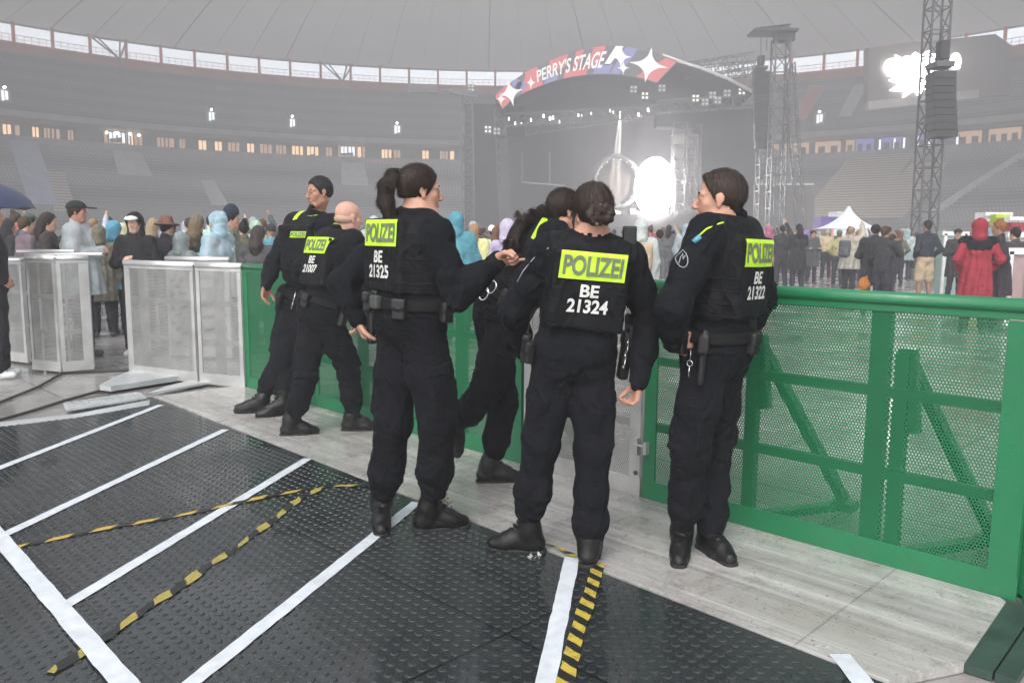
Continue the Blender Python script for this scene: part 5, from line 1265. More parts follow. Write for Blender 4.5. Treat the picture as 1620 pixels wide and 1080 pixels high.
        if fb < 0:
            text_decal('lettering', 'BE', at(kk(-.108), px_, -.15), xx, up, .082 * s, .055 * s, Fv, d, .006, M['wh_txt'], vt, org, .03)
            text_decal('lettering', o['num'], at(kk(-.175), px_, -.15), xx, up, .180 * s, .060 * s, Fv, d, .006, M['wh_txt'], vt, org, .03)
    # hair
    for nm, F in o['hair'](hc, HR, hs):
        ho = fmesh(nm, F, .0042, M[o.get('haircol', 'hair_k')], t, org)
        if o.get('comb') and nm not in ('hair_strand', 'hair_bun', 'beard'): strands_on(ho, hc, HR, hs, o['comb'], nm, M[o.get('haircol', 'hair_k')], org)
    return t
# ------------------------------------------------------------------ the six officers
def stand(neck, pel, yaw, hyaw=None, shw=.185, hipw=.085, shdrop=.055, tilt=0.0):
    """neck/pel world points; yaw = compass angle of the chest (0 = away from camera, + = to the right)"""
    hyaw = yaw if hyaw is None else hyaw; a = math.radians(yaw); b = math.radians(hyaw); n, p = A3(neck), A3(pel); u = nrm_(n - p)
    R = np.array([math.cos(a), -math.sin(a), tilt]); Rh = np.array([math.cos(b), -math.sin(b), 0])
    return dict(neck=n, pel=p, shL=n - u * shdrop - R * shw, shR=n - u * shdrop + R * shw, hipL=p - Rh * hipw - np.array([0, 0, .05]), hipR=p + Rh * hipw - np.array([0, 0, .05]))
def dirv(yaw, el=0.0): a = math.radians(yaw); e = math.radians(el); return np.array([math.sin(a) * math.cos(e), math.cos(a) * math.cos(e), math.sin(e)])
def ank(px, py, h=.10): return A3(G(px, py)) + np.array([0, 0, h])
import time as _t
_t0 = _t.time()

M['crest'] = mat('pale_crest_thread', (.30, .31, .33), .6); M['epau'] = mat('blue_epaulette', (.10, .30, .42), .5)
# 1 man with short dark hair, right (number 21322), hands at his belt, looking left
J = stand(P(1150, 352, 3.74), P(1130, 556, 3.76), -50, -48, tilt=-.02)
J.update(head=P(1138, 316, 3.70), elL=P(1064, 486, 3.46), wrL=P(1064, 541, 3.60), elR=P(1208, 468, 4.10), wrR=P(1170, 540, 4.16),
         knL=P(1092, 715, 3.66), knR=P(1128, 712, 3.84), anL=ank(1077, 876), anR=ank(1124, 874))
def hair_m(c, R, s): 
    F = short_hair(c, R, s, .011, 3, -.058, .016, side=.25, nape=False); L = lambda x, y, z: A3(c) + (R.T @ np.array([x, y, z])) * s
    F.cone(L(-.03, .058, .098), L(.03, .058, .098), .012, .012, .02); return [('hair', F)]
officer('dark haired officer numbered 21322 at the right, looking left with a hand on the belt', J,
        dict(org=(J['pel'][0], J['pel'][1], 0), face=dirv(-72, 0), hs=1.04, comb=dict(dir=(0, -1, -.9), n=7000, len=.013, lift=.5), strips=False, s=1.0, build=1.12, pk=.79, legw=1.0, num='21322', hair=hair_m, haircol='hair_d', facebits=True, toeL=dirv(-165), toeR=dirv(160), cuffL=.16, cuffR=.05, seed=3, patch_x=.01,
             handL=dict(d=dirv(78, 6), n=dirv(15, 0), side=-1, curl=(.15, .25, .35, .45), thumb=.2), handR=dict(d=dirv(-80, 0), n=dirv(-60, 0), side=1), bloused=True, blouse=1.0, armw=1.08, piping=False,
             marks=[('collar_piping', [(1100, 378), (1118, 362), (1140, 353), (1160, 349)], 'hiviz', .004, False), ('epaulette', [(1097, 383), (1108, 374)], 'epau', .012, False),
                    ('sleeve_badge', [(1078 + 10 * math.cos(i * .524) + 3 * math.sin(i * .524), 408 + 15 * math.sin(i * .524)) for i in range(12)], 'crest', .0022, True),
                    ('badge_figure', [(1074, 416), (1077, 406), (1080, 401), (1081, 410), (1084, 404)], 'crest', .0022, False)],
             kit=[('pouch', -75, .03), ('keys', -95, .06), ('baton', -110, .02), ('pouch', 180, .02), ('holster', 98, .0), ('pouch', 118, .04), ('radio', 80, .05)]))

# 2 woman with a bun, back to the camera (21324)
J = stand(P(934, 384, 3.62), P(908, 556, 3.66), -4, 0, shw=.180, tilt=-.08)
J.update(head=P(937, 338, 3.60), elL=P(812, 494, 3.70), wrL=P(828, 555, 3.92), elR=P(1026, 508, 3.68), wrR=P(1010, 604, 3.60),
         knL=P(856, 700, 3.68), knR=P(938, 710, 3.62), anL=ank(832, 872), anR=ank(932, 888))
def hair_bun(c, R, s):
    F = short_hair(c, R, s, .014, 5, -.06, .028, .003); L = lambda x, y, z: A3(c) + (R.T @ np.array([x, y, z])) * s
    B_ = Field(.008); r = random.Random(2)
    for i in range(13):
        a = i * 1.15; q = .024 + .016 * (i % 3); p = L(-.030 + math.cos(a) * q, -.128 + r.uniform(-.008, .006), -.020 + math.sin(a) * q * .8); p2 = L(-.030 + math.cos(a + 1) * q, -.134, -.020 + math.sin(a + 1) * q * .8)
        B_.cone(p, p2, .015, .013, .006)
    B_.disp = strands(9, .0022, R[0], 300)
    T_ = Field(.01); T_.chain([L(-.035, -.10, .0), L(-.01, -.115, -.035), L(.02, -.112, -.06)], [.016, .016, .010])
    W = Field(.006)
    for q in (-1, 1): W.chain([L(.074 * q, .02, .02), L(.082 * q, .03, -.03), L(.078 * q, .035, -.085)], [.008, .006, .003])
    return [('hair', F), ('hair_bun', B_), ('hair_strand', W)]
o2 = officer('officer numbered 21324 with a dark messy bun, standing with her back to the camera', J,
        dict(org=(J['pel'][0], J['pel'][1], 0), face=dirv(-22, -6), hup=(-.05, 0, 1), piping=False, jlow=-.06, comb=dict(to=(-.03, -.12, -.02), n=3500, len=.03, lift=.2, mess=.3), strips=False, s=.98, num='21324', hair=hair_bun, haircol='hair_d', toeL=dirv(-82), toeR=dirv(15), cuffL=.26, cuffR=.04, seed=8, build=1.05, armw=1.0,
             handR=dict(d=dirv(-40, -78), n=dirv(-100, 0), side=1, curl=(.8, .95, 1.0, 1.0), thumb=.7), handL=dict(d=dirv(30, -40), n=dirv(60, 0)), blouse=1.12,
             belt=False, marks=[('sleeve_trim', [(868, 392), (845, 408), (828, 428), (818, 446)], 'crest', .003, False)], kit=[('holster', 82, .04), ('radio', -84, .06), ('pouch', -110, .06), ('cuffs', 104, 0.02)]))
F = Field(.004); hc = A3(J['head']); HR = head_frame(dirv(-22, -6), (-.05, 0, 1)); mb = MB(off=o2.location)
cb = Vector(hc + HR.T @ np.array([-.030, -.122, -.020])); mb.tube([cb + Vector(HR[0]) * math.cos(i / 16 * 6.283) * .046 + Vector(HR[2]) * math.sin(i / 16 * 6.283) * .038 for i in range(16)], .008, 6, closed=True)
mb.build('hair_tie', mat('pale_hair_tie', (.45, .33, .27), .6, var=.4, vscale=80), o2, True)
F = Field(.01); x0 = P(996, 374, 3.6); F.box(x0, frame(dirv(90), (0, 0, 1)), (.030, .018, .045), .006); fmesh('shoulder_radio', F, .005, M['gear'], o2, o2.location)

# 3 woman with a ponytail pointing (21325)
J = stand(P(656, 352, 3.98), P(650, 500, 3.98), 52, 45, shw=.178)
J.update(head=P(665, 303, 3.97), elL=P(541, 448, 4.16), wrL=P(566, 506, 4.14), elR=P(722, 468, 3.84), wrR=P(786, 413, 3.86),
         knL=P(622, 668, 4.02), knR=P(692, 664, 3.92), anL=ank(604, 828), anR=ank(684, 836))
def hair_pony(c, R, s):
    F = short_hair(c, R, s, .009, 7, -.035, .027, .0022); L = lambda x, y, z: A3(c) + (R.T @ np.array([x, y, z])) * s
    P_ = Field(.015); P_.chain([L(0, -.095, .075), L(0, -.135, .07), L(0, -.165, .02), L(0, -.165, -.05), L(0.0, -.14, -.12), L(.0, -.12, -.165)], [.020, .028, .033, .036, .030, .010])
    P_.disp = strands(4, .006, (0, 0, 1), 150)
    return [('hair', F), ('ponytail', P_)]
o3 = officer('officer numbered 21325 with a high ponytail, pointing to the right with a bent arm', J,
        dict(org=(J['pel'][0], J['pel'][1], 0), face=dirv(68, -2), comb=dict(to=(0, -.11, .08), n=8000, len=.03, lift=.06, mess=.10), strips=False, s=1.03, hs=1.0, pk=.875, marks=[('sleeve_dot', [(739, 345), (741, 347)], 'wh_txt', .007, False)], legw=1.06, num='21325', hair=hair_pony, haircol='hair_d', facebits=True, toeL=dirv(172), toeR=dirv(78), cuffL=.20, cuffR=.24, seed=14, build=1.12,
             handR=dict(d=nrm_(A3(P(812, 405, 3.84)) - A3(P(788, 412, 3.86))), n=dirv(150, -20), side=-1, curl=(1.25, 1.3, 1.3, .10), thumb=.9, spread=.02), handL=dict(d=dirv(60, -65), n=dirv(90, 0), side=1, curl=(.9, 1, 1, 1)), blouse=1.08, patch_x=-.02,
             kit=[('holster', -100, .06), ('gpouch', -172, -.005), ('pouch', 150, .02), ('pouch', 85, .03), ('pouch', -140, .0)]))
mb = MB(off=o3.location); cb = Vector(A3(J['head']) + head_frame(dirv(68, -2)).T @ np.array([0, -.108, .072])); a_ = Vector(dirv(-22)); 
mb.tube([cb + a_ * math.cos(i / 14 * 6.283) * .021 + Vector((0, 0, 1)) * math.sin(i / 14 * 6.283) * .023 for i in range(14)], .006, 6, closed=True); mb.build('hair_tie', mat('pink_hair_tie', (.5, .33, .30), .6), o3, True)
F = Field(.004); pb = P(739, 346, 3.7); 
# 4 woman leaning on the barrier between the two
J = stand(P(862, 358, 4.72), P(792, 490, 4.72), 62, 50, shw=.172)
J.update(head=P(893, 335, 4.70), elL=P(868, 430, 5.02), wrL=P(905, 450, 5.05), elR=P(880, 470, 4.62), wrR=P(925, 452, 4.72),
         knL=P(796, 636, 4.86), knR=P(762, 628, 4.62), anL=ank(778, 762), anR=A3(P(724, 668, 4.74)))
def hair_curly(c, R, s):
    F = short_hair(c, R, s, .012, 2, -.06, .033, .0025); L = lambda x, y, z: A3(c) + (R.T @ np.array([x, y, z])) * s
    P_ = Field(.012); pa = [P(868, 330, 4.68), P(848, 340, 4.62), P(826, 352, 4.58), P(812, 378, 4.56), P(803, 402, 4.56)]
    P_.chain([A3(p) for p in pa], [.022, .026, .028, .024, .012]); q = np.random.RandomState(6)
    for i in range(16):
        b_ = A3(pa[1 + i % 4]) + q.randn(3) * .022; P_.cone(b_, b_ + q.randn(3) * .03, .009, .006, .006)
    P_.disp = strands(5, .006, (1, 0, 1), 120); return [('hair', F), ('curly_ponytail', P_)]
officer('officer with a long curly ponytail leaning forward on the green barrier between two women', J,
        dict(org=(J['pel'][0], J['pel'][1], 0), face=dirv(66, -12), hup=dirv(60, 70), comb=dict(to=(0, -.12, .02), n=7000, len=.03, lift=.3, mess=.4), panel=False, s=.99, hs=.97, hair=hair_curly, haircol='hair_d', facebits=False, toeL=dirv(84), toeR=dirv(40), pitchR=1.1, xpatch=[(.90, .09, -.06,   .04, .17, (-.75, .45, -.25))], seed=21, build=1.0,
             handR=dict(d=dirv(60, -10), n=(0, 0, -1), side=-1), handL=dict(d=dirv(60, -10), n=(0, 0, -1), side=1), blouse=1.05, legw=1.04,
             kit=[('cuffs', 168, -.03), ('gpouch', -165, -.02), ('pouch', 135, .04), ('holster', 88, .03)]))
# 5 bald man (21007)
J = stand(P(540, 370, 6.02), P(508, 492, 6.02), 46, 35, shw=.185)
J.update(head=P(552, 345, 6.0), elL=P(478, 425, 6.30), wrL=P(484, 452, 6.40), elR=P(575, 440, 5.85), wrR=P(560, 500, 5.9),
         knL=P(484, 596, 5.98), knR=P(552, 590, 6.12), anL=ank(464, 688), anR=ank(560, 681))
def hair_bald(c, R, s):
    F = Field(.01); F.ell(A3(c) + R.T @ np.array([0, -.016, -.01]) * s, R, (.0755 * s, .096 * s, .05 * s)); F.cutplane(R.T @ HAIRN, A3(c), .004); F.cutplane(-R[2], A3(c) - R[2] * .045, .004); return [('stubble', F)]
M['stub'] = mat('grey_stubble', (.45, .27, .21), .7)
officer('bald officer numbered 21007 walking off with his back to the camera', J,
        dict(org=(J['pel'][0], J['pel'][1], 0), face=dirv(50, -4), s=1.0, hs=1.0, pk=.80, num='21007', strips=False, hair=hair_bald, haircol='stub', toeL=dirv(75), toeR=dirv(85), seed=31, skin='skin_p', build=1.05, h=.009, hb=.006,
             handR=dict(d=dirv(40, -75), n=dirv(-90, 0), side=1), handL=dict(d=dirv(40, -35), n=dirv(90, 0), side=1), kit=[('cuffs', -140, -.02), ('pouch', 178, .02), ('holster', 90, .02)], patch_x=-.02))
# 6 tall man with a beard leaning on the green barrier, facing the camera
J = stand(P(498, 345, 6.98), P(470, 484, 7.12), 205, 200, shw=.20)
J.update(head=P(505, 305, 6.93), elR=P(432, 418, 6.98), wrR=P(421, 452, 6.86), elL=P(540, 412, 6.86), wrL=P(520, 460, 6.75),
         knR=P(446, 566, 6.88), knL=P(460, 572, 6.98), anR=ank(412, 652), anL=ank(444, 657))
def hair_fade(c, R, s):
    F = short_hair(c, R, s, .010, 12, -.04, .022, side=.25, nape=False); L = lambda x, y, z: A3(c) + (R.T @ np.array([x, y, z])) * s
    B_ = Field(.015); B_.cone(L(-.046, .01, -.055), L(-.02, .062, -.100), .018, .018); B_.cone(L(.046, .01, -.055), L(.02, .062, -.100), .018, .018); B_.cone(L(-.02, .066, -.098), L(.02, .066, -.098), .019, .019)
    return [('hair', F), ('beard', B_)]
officer('tall bearded officer facing left and leaning back on the green barrier', J,
        dict(org=(J['pel'][0], J['pel'][1], 0), face=dirv(232, -4), comb=dict(dir=(0, -1, -.5), n=6000, len=.013, lift=.6), s=1.07, hs=1.06, num='21', hair=hair_fade, haircol='hair_k', facebits=True, toeR=dirv(252), toeL=dirv(240), pitchR=-.12, seed=41, build=1.02, h=.009, hb=.0058, panel_dir=1,
             skin='skin_t', handR=dict(d=dirv(215, -75), n=dirv(110, 0), side=-1, curl=(.4, .5, .5, .6)), handL=dict(d=dirv(215, -60), n=dirv(200, 0), side=1), kit=[('radio', 150, -.02), ('pouch', 20, .02), ('pouch', -40, .02)]))
print('officers', round(_t.time() - _t0, 1))
# ------------------------------------------------------------------ the audience
_t0 = _t.time()
for k_, c_, r_ in (('c_top', .3, .8), ('c_leg', .1, .85), ('c_hair', .05, .6), ('c_hat', .2, .8), ('c_skin', .5, .55), ('c_shoe', .5, .6), ('c_bag', .2, .7)):
    M[k_] = mat_cloth(k_, (c_, c_, c_), r_, bump=.003, sc=45, var=.2, objcol=True) if k_ not in ('c_skin',) else mat(k_, (c_,) * 3, .55, objcol=True, var=.1, vscale=15)
def mat_poncho():
    m = mat('clear_rain_poncho', (.5, .55, .57), .3, objcol=True, var=.12, vscale=5, bump=.008, bscale=11, spec=.6); g = NG(m); b = g.n['Principled BSDF']; b.inputs['Roughness'].default_value = .28
    tr = g.n.new('ShaderNodeBsdfTransparent'); mx = g.n.new('ShaderNodeMixShader'); v, x, y, z = g.coord(); nz = g.noise(v, 4, 3, .6, 1.0)
    g.l.new(g.mapr(nz, .35, .65, .28, .52), mx.inputs[0]); g.l.new(b.outputs[0], mx.inputs[1]); g.l.new(tr.outputs[0], mx.inputs[2]); g.l.new(mx.outputs[0], g.n['Material Output'].inputs['Surface']); return m
M['c_pon'] = mat_poncho()
PROTO = {}
def proto(top, head, legs, pose, h, bag=False, clear=False):
    key = (top, head, legs, pose, h, bag, clear)
    if key in PROTO: return PROTO[key]
    sd = sum(ord(c) for c in str(key)) % 997; V = lambda *a: np.array(a, float); Z0 = V(0, 0, 0); out = []
    I3 = np.eye(3); R = head_frame((0, 1, -.05)); hc = V(0, .02, 1.635); neck = V(0, 0, 1.47); ch = V(0, 0, 1.25)
    sh = {q: V(.175 * q, 0, 1.42) for q in (-1, 1)}
    P_ = {'down': {q: (V(.23 * q, -.03, 1.14), V(.24 * q, .05, .90)) for q in (-1, 1)},
          'pocket': {q: (V(.28 * q, -.10, 1.16), V(.20 * q, .08, 1.00)) for q in (-1, 1)},
          'front': {q: (V(.25 * q, .02, 1.15), V(.06 * q, .24, 1.20)) for q in (-1, 1)},
          'phone': {-1: (V(-.27, .05, 1.16), V(-.10, .28, 1.32)), 1: (V(.24, .15, 1.24), V(.08, .32, 1.45))},
          'raise': {-1: (V(-.24, -.03, 1.15), V(-.22, .10, .95)), 1: (V(.26, .12, 1.55), V(.16, .20, 1.80))},
          'cross': {q: (V(.26 * q, .02, 1.16), V(-.10 * q, .18, 1.17)) for q in (-1, 1)}}[pose]
    legp = {q: (V(.09 * q, 0, .92), V(.105 * q, .02, .50), V(.12 * q + .01, -.02 * q, .09)) for q in (-1, 1)}
    F = Field(.03); add_head(F, hc, R, .97, neck); F.ell(ch, I3, (.15, .09, .2)); F.ell(V(0, 0, .98), I3, (.14, .10, .14))
    for q in (-1, 1):
        el, wr = P_[q]; F.chain([sh[q], el, wr], [.04, .034, .026]); F.chain(legp[q], [.07, .052 if legs != 'shorts' else .058, .040])
        dd = nrm_(wr - el)
        if h < .014: add_hand(F, wr, dd, V(-q, 0, -.3), .97, (.6, .7, .8, .9), .6, 1)
        else: F.cone(wr, wr + dd * .09, .030, .026); F.cone(wr + dd * .09, wr + dd * .16 + V(0, 0, -.02), .026, .014)
    out.append(('body', F, 'c_skin', min(h, .011) if head != 'hood' else h))
    F = Field(.035); F.ell(V(0, 0, .95), I3, (.168, .128, .14)); F.disp = folds(sd, .005)
    for q in (-1, 1):
        hp, kn, an = legp[q]
        if legs == 'shorts': F.chain([hp, (hp + kn) / 2 * 1, kn + V(0, 0, .03)], [.10, .105, .108])
        else: F.chain([hp, (hp + kn) / 2, kn, (kn + an) / 2, an + V(0, 0, .02)], [.098, .088, .068, .064, .062] if legs != 'wide' else [.10, .105, .10, .105, .105])
    out.append(('trousers', F, 'c_leg', h))
    pon = top == 'poncho'
    F = Field(.04); g = .055 if pon else .03 if top == 'coat' else .018
    F.ell(ch, I3, (.165 + g, .115 + g, .22)); F.ell(V(0, 0, 1.05), I3, (.155 + g, .11 + g, .20)); F.cone(sh[-1] * V(.9, 1, 1), sh[1] * V(.9, 1, 1), .062 + g * .6, .062 + g * .6)
    lowz = {'jacket': .90, 'coat': .58, 'poncho': .72}[top]
    if top != 'jacket': F.cone(V(0, 0, 1.0), V(0, 0, lowz), .16 + g, .19 + g * 1.2)
    for q in (-1, 1):
        el, wr = P_[q]; aw = 1.35 if pon else 1.0; F.chain([sh[q], el, wr], [.066 * aw, .056 * aw, .046 * aw])
        if pon: F.chain([sh[q], (el + V(.12 * q, 0, 1.0)) / 2 * V(1, 1, 1), V(.16 * q, .02, 1.0)], [.08, .10, .08])
    if top != 'jacket': F.cutplane((0, 0, -1), (0, 0, lowz), .01)
    else: F.cut(lambda p, z=lowz: np.where(np.abs(p[:, 0]) < .2, z - p[:, 2], -.1), .02)
    if head == 'hood': F.chain([neck + V(0, 0, .02), neck + V(0, -.02, .10)], [.085, .10])
    else: F.chain([neck, neck + V(0, -.005, .05)], [.075, .068])
    F.cutball(hc + V(0, .035, -.02), .112, .015); ff_ = folds(sd + 3, .004 if pon else .0055, [P_[-1][0], P_[1][0]])
    F.disp = (lambda p: ff_(p) + np.clip((1.38 - p[:, 2]) * .035, 0, .016) * np.sin(np.arctan2(p[:, 0], p[:, 1]) * 11 + np.sin(p[:, 2] * 7) * .8)) if top != 'jacket' else ff_
    out.append((('rain_poncho' if pon else 'coat' if top == 'coat' else 'jacket'), F, 'c_pon' if clear else 'c_top', h))
    if head in ('hood', 'visorhood'):
        H_ = Field(.03); H_.ell(hc + V(0, -.025, .03), R, (.105, .125, .118)); H_.cone(hc + V(0, -.05, -.05), neck + V(0, -.03, .03), .095, .105)
        H_.cut(lambda p, c=hc + V(0, .10, -.015): .103 - np.sqrt((((p - c) / V(.84, 1.6, 1.15)) ** 2).sum(1)), .010); H_.cutball(hc + V(0, .02, -.01), .088, .01); H_.cone(hc + V(0, -.05, .09), hc + V(0, -.09, .11), .055, .035); H_.disp = folds(sd + 5, .0035); out.append(('hood', H_, 'c_pon' if clear else 'c_top', min(h, .012)))
        if head == 'hood': Q = short_hair(hc, R, .97, .006, 2, -.05, .045); out.append(('hair', Q, 'c_hair', h))
    if head in ('short', 'cap', 'bucket', 'beanie', 'tallhat'): out.append(('hair', short_hair(hc, R, .97, .012 if head != 'beanie' else .004, 2), 'c_hair', min(h, .012)))
    if head in ('long', 'cappony', 'visorhood'):
        Q = short_hair(hc, R, .97, .016, 4, -.10, .031, .004); Q.k = .03
        if head == 'long': Q = Field(.03).sub(Q); Q.chain([hc + V(0, -.08, -.02), hc + V(0, -.10, -.15), hc + V(0, -.09, -.30)], [.075, .085, .055]); Q.disp = strands(3, .005, (0, 0, 1), 120)
        out.append(('hair', Q, 'c_hair', min(h, .012)))
    if head == 'bun':
        Q = Field(.02).sub(short_hair(hc, R, .97, .013, 4)); Q.cone(hc + V(0, -.06, .12), hc + V(0, -.07, .14), .042, .038); out.append(('hair', Q, 'c_hair', min(h, .012)))
    if head in ('cap', 'cappony'):
        Q = Field(.01); Q.ell(hc + V(0, -.012, .045), R, (.094, .112, .085)); Q.cutplane((0, 0, -1), hc + V(0, 0, .042), .006); out.append(('cap_crown', Q, 'c_hat', min(h, .01)))
        Q = Field(.01); Q.ell(hc + V(0, .125, .048), R, (.072, .085, .009)); out.append(('cap_brim', Q, 'c_hat', min(h, .008)))
    if head == 'bucket':
        Q = Field(.02); Q.cone(hc + V(0, -.01, .06), hc + V(0, -.01, .115), .098, .080); Q.cutplane((0, 0, 1), hc + V(0, 0, .15), .02); Q.cutplane((0, 0, -1), hc + V(0, 0, .04), .01); out.append(('hat_crown', Q, 'c_hat', min(h, .012)))
        Q = Field(.02); Q.ell(hc + V(0, -.005, .038), R, (.158, .172, .026)); Q.cut(lambda p, z=hc[2] + .012: z - p[:, 2] - .35 * (np.sqrt(p[:, 0] ** 2 + (p[:, 1]) ** 2) - .09) * -1 * -1, .01); out.append(('hat_brim', Q, 'c_hat', min(h, .012)))
    if head in ('beanie', 'tallhat'):
        Q = Field(.02); Q.ell(hc + V(0, -.014, .055 + .02 * (head == 'tallhat')), R, (.088, .106, .10 + .03 * (head == 'tallhat'))); Q.cutplane((0, .25, -1), hc + V(0, 0, .035), .008); out.append(('beanie', Q, 'c_hat', min(h, .012)))
    if head == 'visorhood':
        Q = Field(.01); Q.ell(hc + V(0, .085, .055), R, (.080, .075, .040)); Q.cutplane((0, -.25, -1), hc + V(0, .08, .052), .004); out.append(('visor', Q, 'c_hat', .008))
    for q in (-1, 1):
        F = Field(.02); an = legp[q][2]; F.cone(an + V(0, -.03, -.045), an + V(.01 * q, .12, -.052), .044, .038); F.cone(an + V(0, -.01, -.02), an, .045, .045); F.cutplane((0, 0, -1), (0, 0, 0.001), .004); out.append(('shoe', F, 'c_shoe', min(h, .014)))
    if bag:
        F = Field(.03); F.box(V(0, -.20, 1.22), I3, (.14, .085, .21), .06); F.box(V(0, -.285, 1.14), I3, (.10, .03, .10), .03); out.append(('backpack', F, 'c_bag', min(h, .015)))
    ms = []
    for nm, F, mk_, hh in out:
        o = fmesh(nm, F, hh, M[mk_], None, Vector((0, 0, 0)), relax=1)
        if o is None: continue
        COL.objects.unlink(o); ms.append((nm, o.data, mk_)); bpy.data.objects.remove(o)
    PROTO[key] = ms; return ms
SK = [(.50, .28, .20), (.42, .22, .15), (.30, .16, .10), (.55, .33, .25)]; HC_ = [(.02, .013, .009), (.06, .035, .02), (.012, .01, .009), (.25, .16, .08), (.12, .06, .03)]
def goer(px, Y, H, yaw, label, top='jacket', head='short', legs='trousers', pose='down', ctop=(.05, .05, .06), cleg=(.03, .03, .04), chair=None, chat=(.1, .1, .1), cshoe=(.1, .1, .1), cbag=(.3, .25, .2), bag=False, clear=False, h=.018, group=None, lean=0.0, skin=None, wide=1.0):
    ms = proto(top, head, legs, pose, h, bag, clear); p = P(px, 372, Y); s = H / 1.755
    t = empty('person', label, 'person', (p.x, p.y, -.03), -math.radians(yaw), group); t.scale = (s * wide, s * wide, s)
    if lean: t.rotation_euler = (math.radians(lean), 0, -math.radians(yaw))
    col = dict(c_top=ctop, c_pon=ctop, c_leg=cleg, c_hair=chair or rnd.choice(HC_[:3]), c_hat=chat, c_skin=skin or rnd.choice(SK), c_shoe=cshoe, c_bag=cbag)
    for nm, me, mk_ in ms:
        o = bpy.data.objects.new(nm, me); COL.objects.link(o); o.parent = t; o.color = (*col[mk_], 1)
    return t
BLK = (.018, .018, .022); 
# ---- left foreground group (beyond the grey gates)
N = .0105
goer(-14, 8.5, 1.80, 60, 'person in black at the left edge beside the gate, wearing white shoes', 'jacket', 'short', 'trousers', 'pocket', BLK, (.02, .02, .024), cshoe=(.7, .72, .72), h=N)
goer(122, 9.9, 1.88, 78, 'man in a black cap and clear rain poncho looking right', 'poncho', 'cap', 'trousers', 'front', (.52, .60, .64), chat=(.02, .025, .022), clear=True, h=N, skin=SK[1])
goer(214, 10.1, 1.74, 176, 'laughing woman in a black jacket, pale hood and white visor', 'jacket', 'visorhood', 'trousers', 'front', BLK, (.02, .02, .025), chat=(.75, .78, .76), chair=(.1, .05, .03), cshoe=(.6, .6, .6), h=N, skin=SK[3])
goer(263, 10.6, 1.70, 20, 'person in a brown bucket hat and dark jacket', 'jacket', 'bucket', 'trousers', 'pocket', (.025, .022, .03), chat=(.17, .085, .06), h=N)
goer(287, 10.15, 1.50, 30, 'short person in a grey green hooded poncho in front of the bucket hat', 'poncho', 'hood', 'trousers', 'front', (.22, .27, .27), clear=True, h=N)
goer(345, 10.4, 1.76, -75, 'person in a light blue hooded rain poncho facing left', 'poncho', 'hood', 'trousers', 'front', (.42, .62, .72), clear=True, h=N)
goer(366, 11.4, 1.83, 80, 'person in a tall navy beanie behind the light blue poncho', 'jacket', 'tallhat', 'trousers', 'pocket', (.16, .17, .12), chat=(.02, .03, .045), h=N)
goer(312, 11.0, 1.74, 10, 'person with long sandy hair and a dark green jacket', 'jacket', 'long', 'trousers', 'down', (.04, .05, .045), chair=(.16, .12, .08), h=N)
goer(76, 11.0, 1.76, 70, 'person in a dark brown coat left of the capped man', 'coat', 'long', 'trousers', 'front', (.05, .045, .04), chair=(.03, .022, .018), h=N)
goer(40, 11.8, 1.72, 40, 'person in a dull mauve jacket behind the person at the left edge', 'jacket', 'short', 'trousers', 'down', (.16, .12, .14), h=N)
goer(48, 14.5, 1.82, 0, 'person in a dark green cap under the umbrella edge', 'jacket', 'cap', 'trousers', 'down', (.06, .07, .07), chat=(.06, .09, .07), h=N)
goer(156, 11.9, 1.60, -20, 'person in a dull khaki hooded coat behind the capped man', 'coat', 'hood', 'trousers', 'down', (.16, .15, .11), h=N)
goer(181, 12.2, 1.66, 10, 'person in a bright blue hood beside the khaki coat', 'poncho', 'hood', 'trousers', 'front', (.10, .30, .42), h=N)
goer(408, 10.3, 1.60, 5, 'dark haired person in a dark grey coat left of the tall bearded officer', 'coat', 'long', 'trousers', 'down', (.075, .075, .078), chair=(.045, .035, .032), h=N, wide=1.08)
goer(243, 12.8, 1.72, 0, 'person with blond hair behind the bucket hat', 'jacket', 'long', 'trousers', 'down', (.30, .30, .32), chair=(.30, .22, .14), h=N)
goer(386, 12.6, 1.68, -30, 'person with brown hair and a khaki jacket right of the beanie', 'jacket', 'bun', 'trousers', 'pocket', (.13, .12, .08), h=N)
# ---- between the officers
goer(722, 11.4, 1.80, 5, 'person in a teal blue hooded rain poncho right of the ponytailed officer', 'poncho', 'hood', 'trousers', 'front', (.09, .27, .33), clear=False, h=N)
goer(750, 13.6, 1.68, 10, 'blond woman in a pale yellow poncho beside the teal poncho', 'poncho', 'long', 'trousers', 'down', (.62, .60, .30), chair=(.30, .18, .10), h=N)
goer(778, 17.0, 1.68, 0, 'person in a white beanie and grey coat', 'coat', 'beanie', 'trousers', 'down', (.10, .10, .11), chat=(.75, .74, .70), h=N)
goer(803, 10.8, 1.70, 20, 'person with a lilac hood and backpack left of the leaning officer', 'jacket', 'hood', 'trousers', 'down', (.46, .42, .54), bag=True, cbag=(.30, .26, .40), h=N)
goer(1013, 12.2, 1.73, -5, 'person in a pale grey hooded poncho with a tan backpack', 'poncho', 'hood', 'trousers', 'down', (.46, .50, .48), bag=True, cbag=(.42, .32, .22), h=N)
goer(1044, 16.5, 1.63, 0, 'person in a dark grey coat right of the pale grey poncho', 'coat', 'short', 'trousers', 'down', (.11, .11, .12), h=N)
goer(1061, 26.0, 1.72, 5, 'person in a blue cap, beige jacket and white trousers', 'jacket', 'cap', 'wide', 'raise', (.44, .38, .24), (.68, .68, .70), chat=(.08, .16, .50), h=.014)
goer(1086, 20.0, 1.78, 25, 'person in a pale blue poncho and light trousers beside the beige jacket', 'poncho', 'hood', 'wide', 'phone', (.42, .54, .60), (.62, .64, .68), clear=True, h=.014)
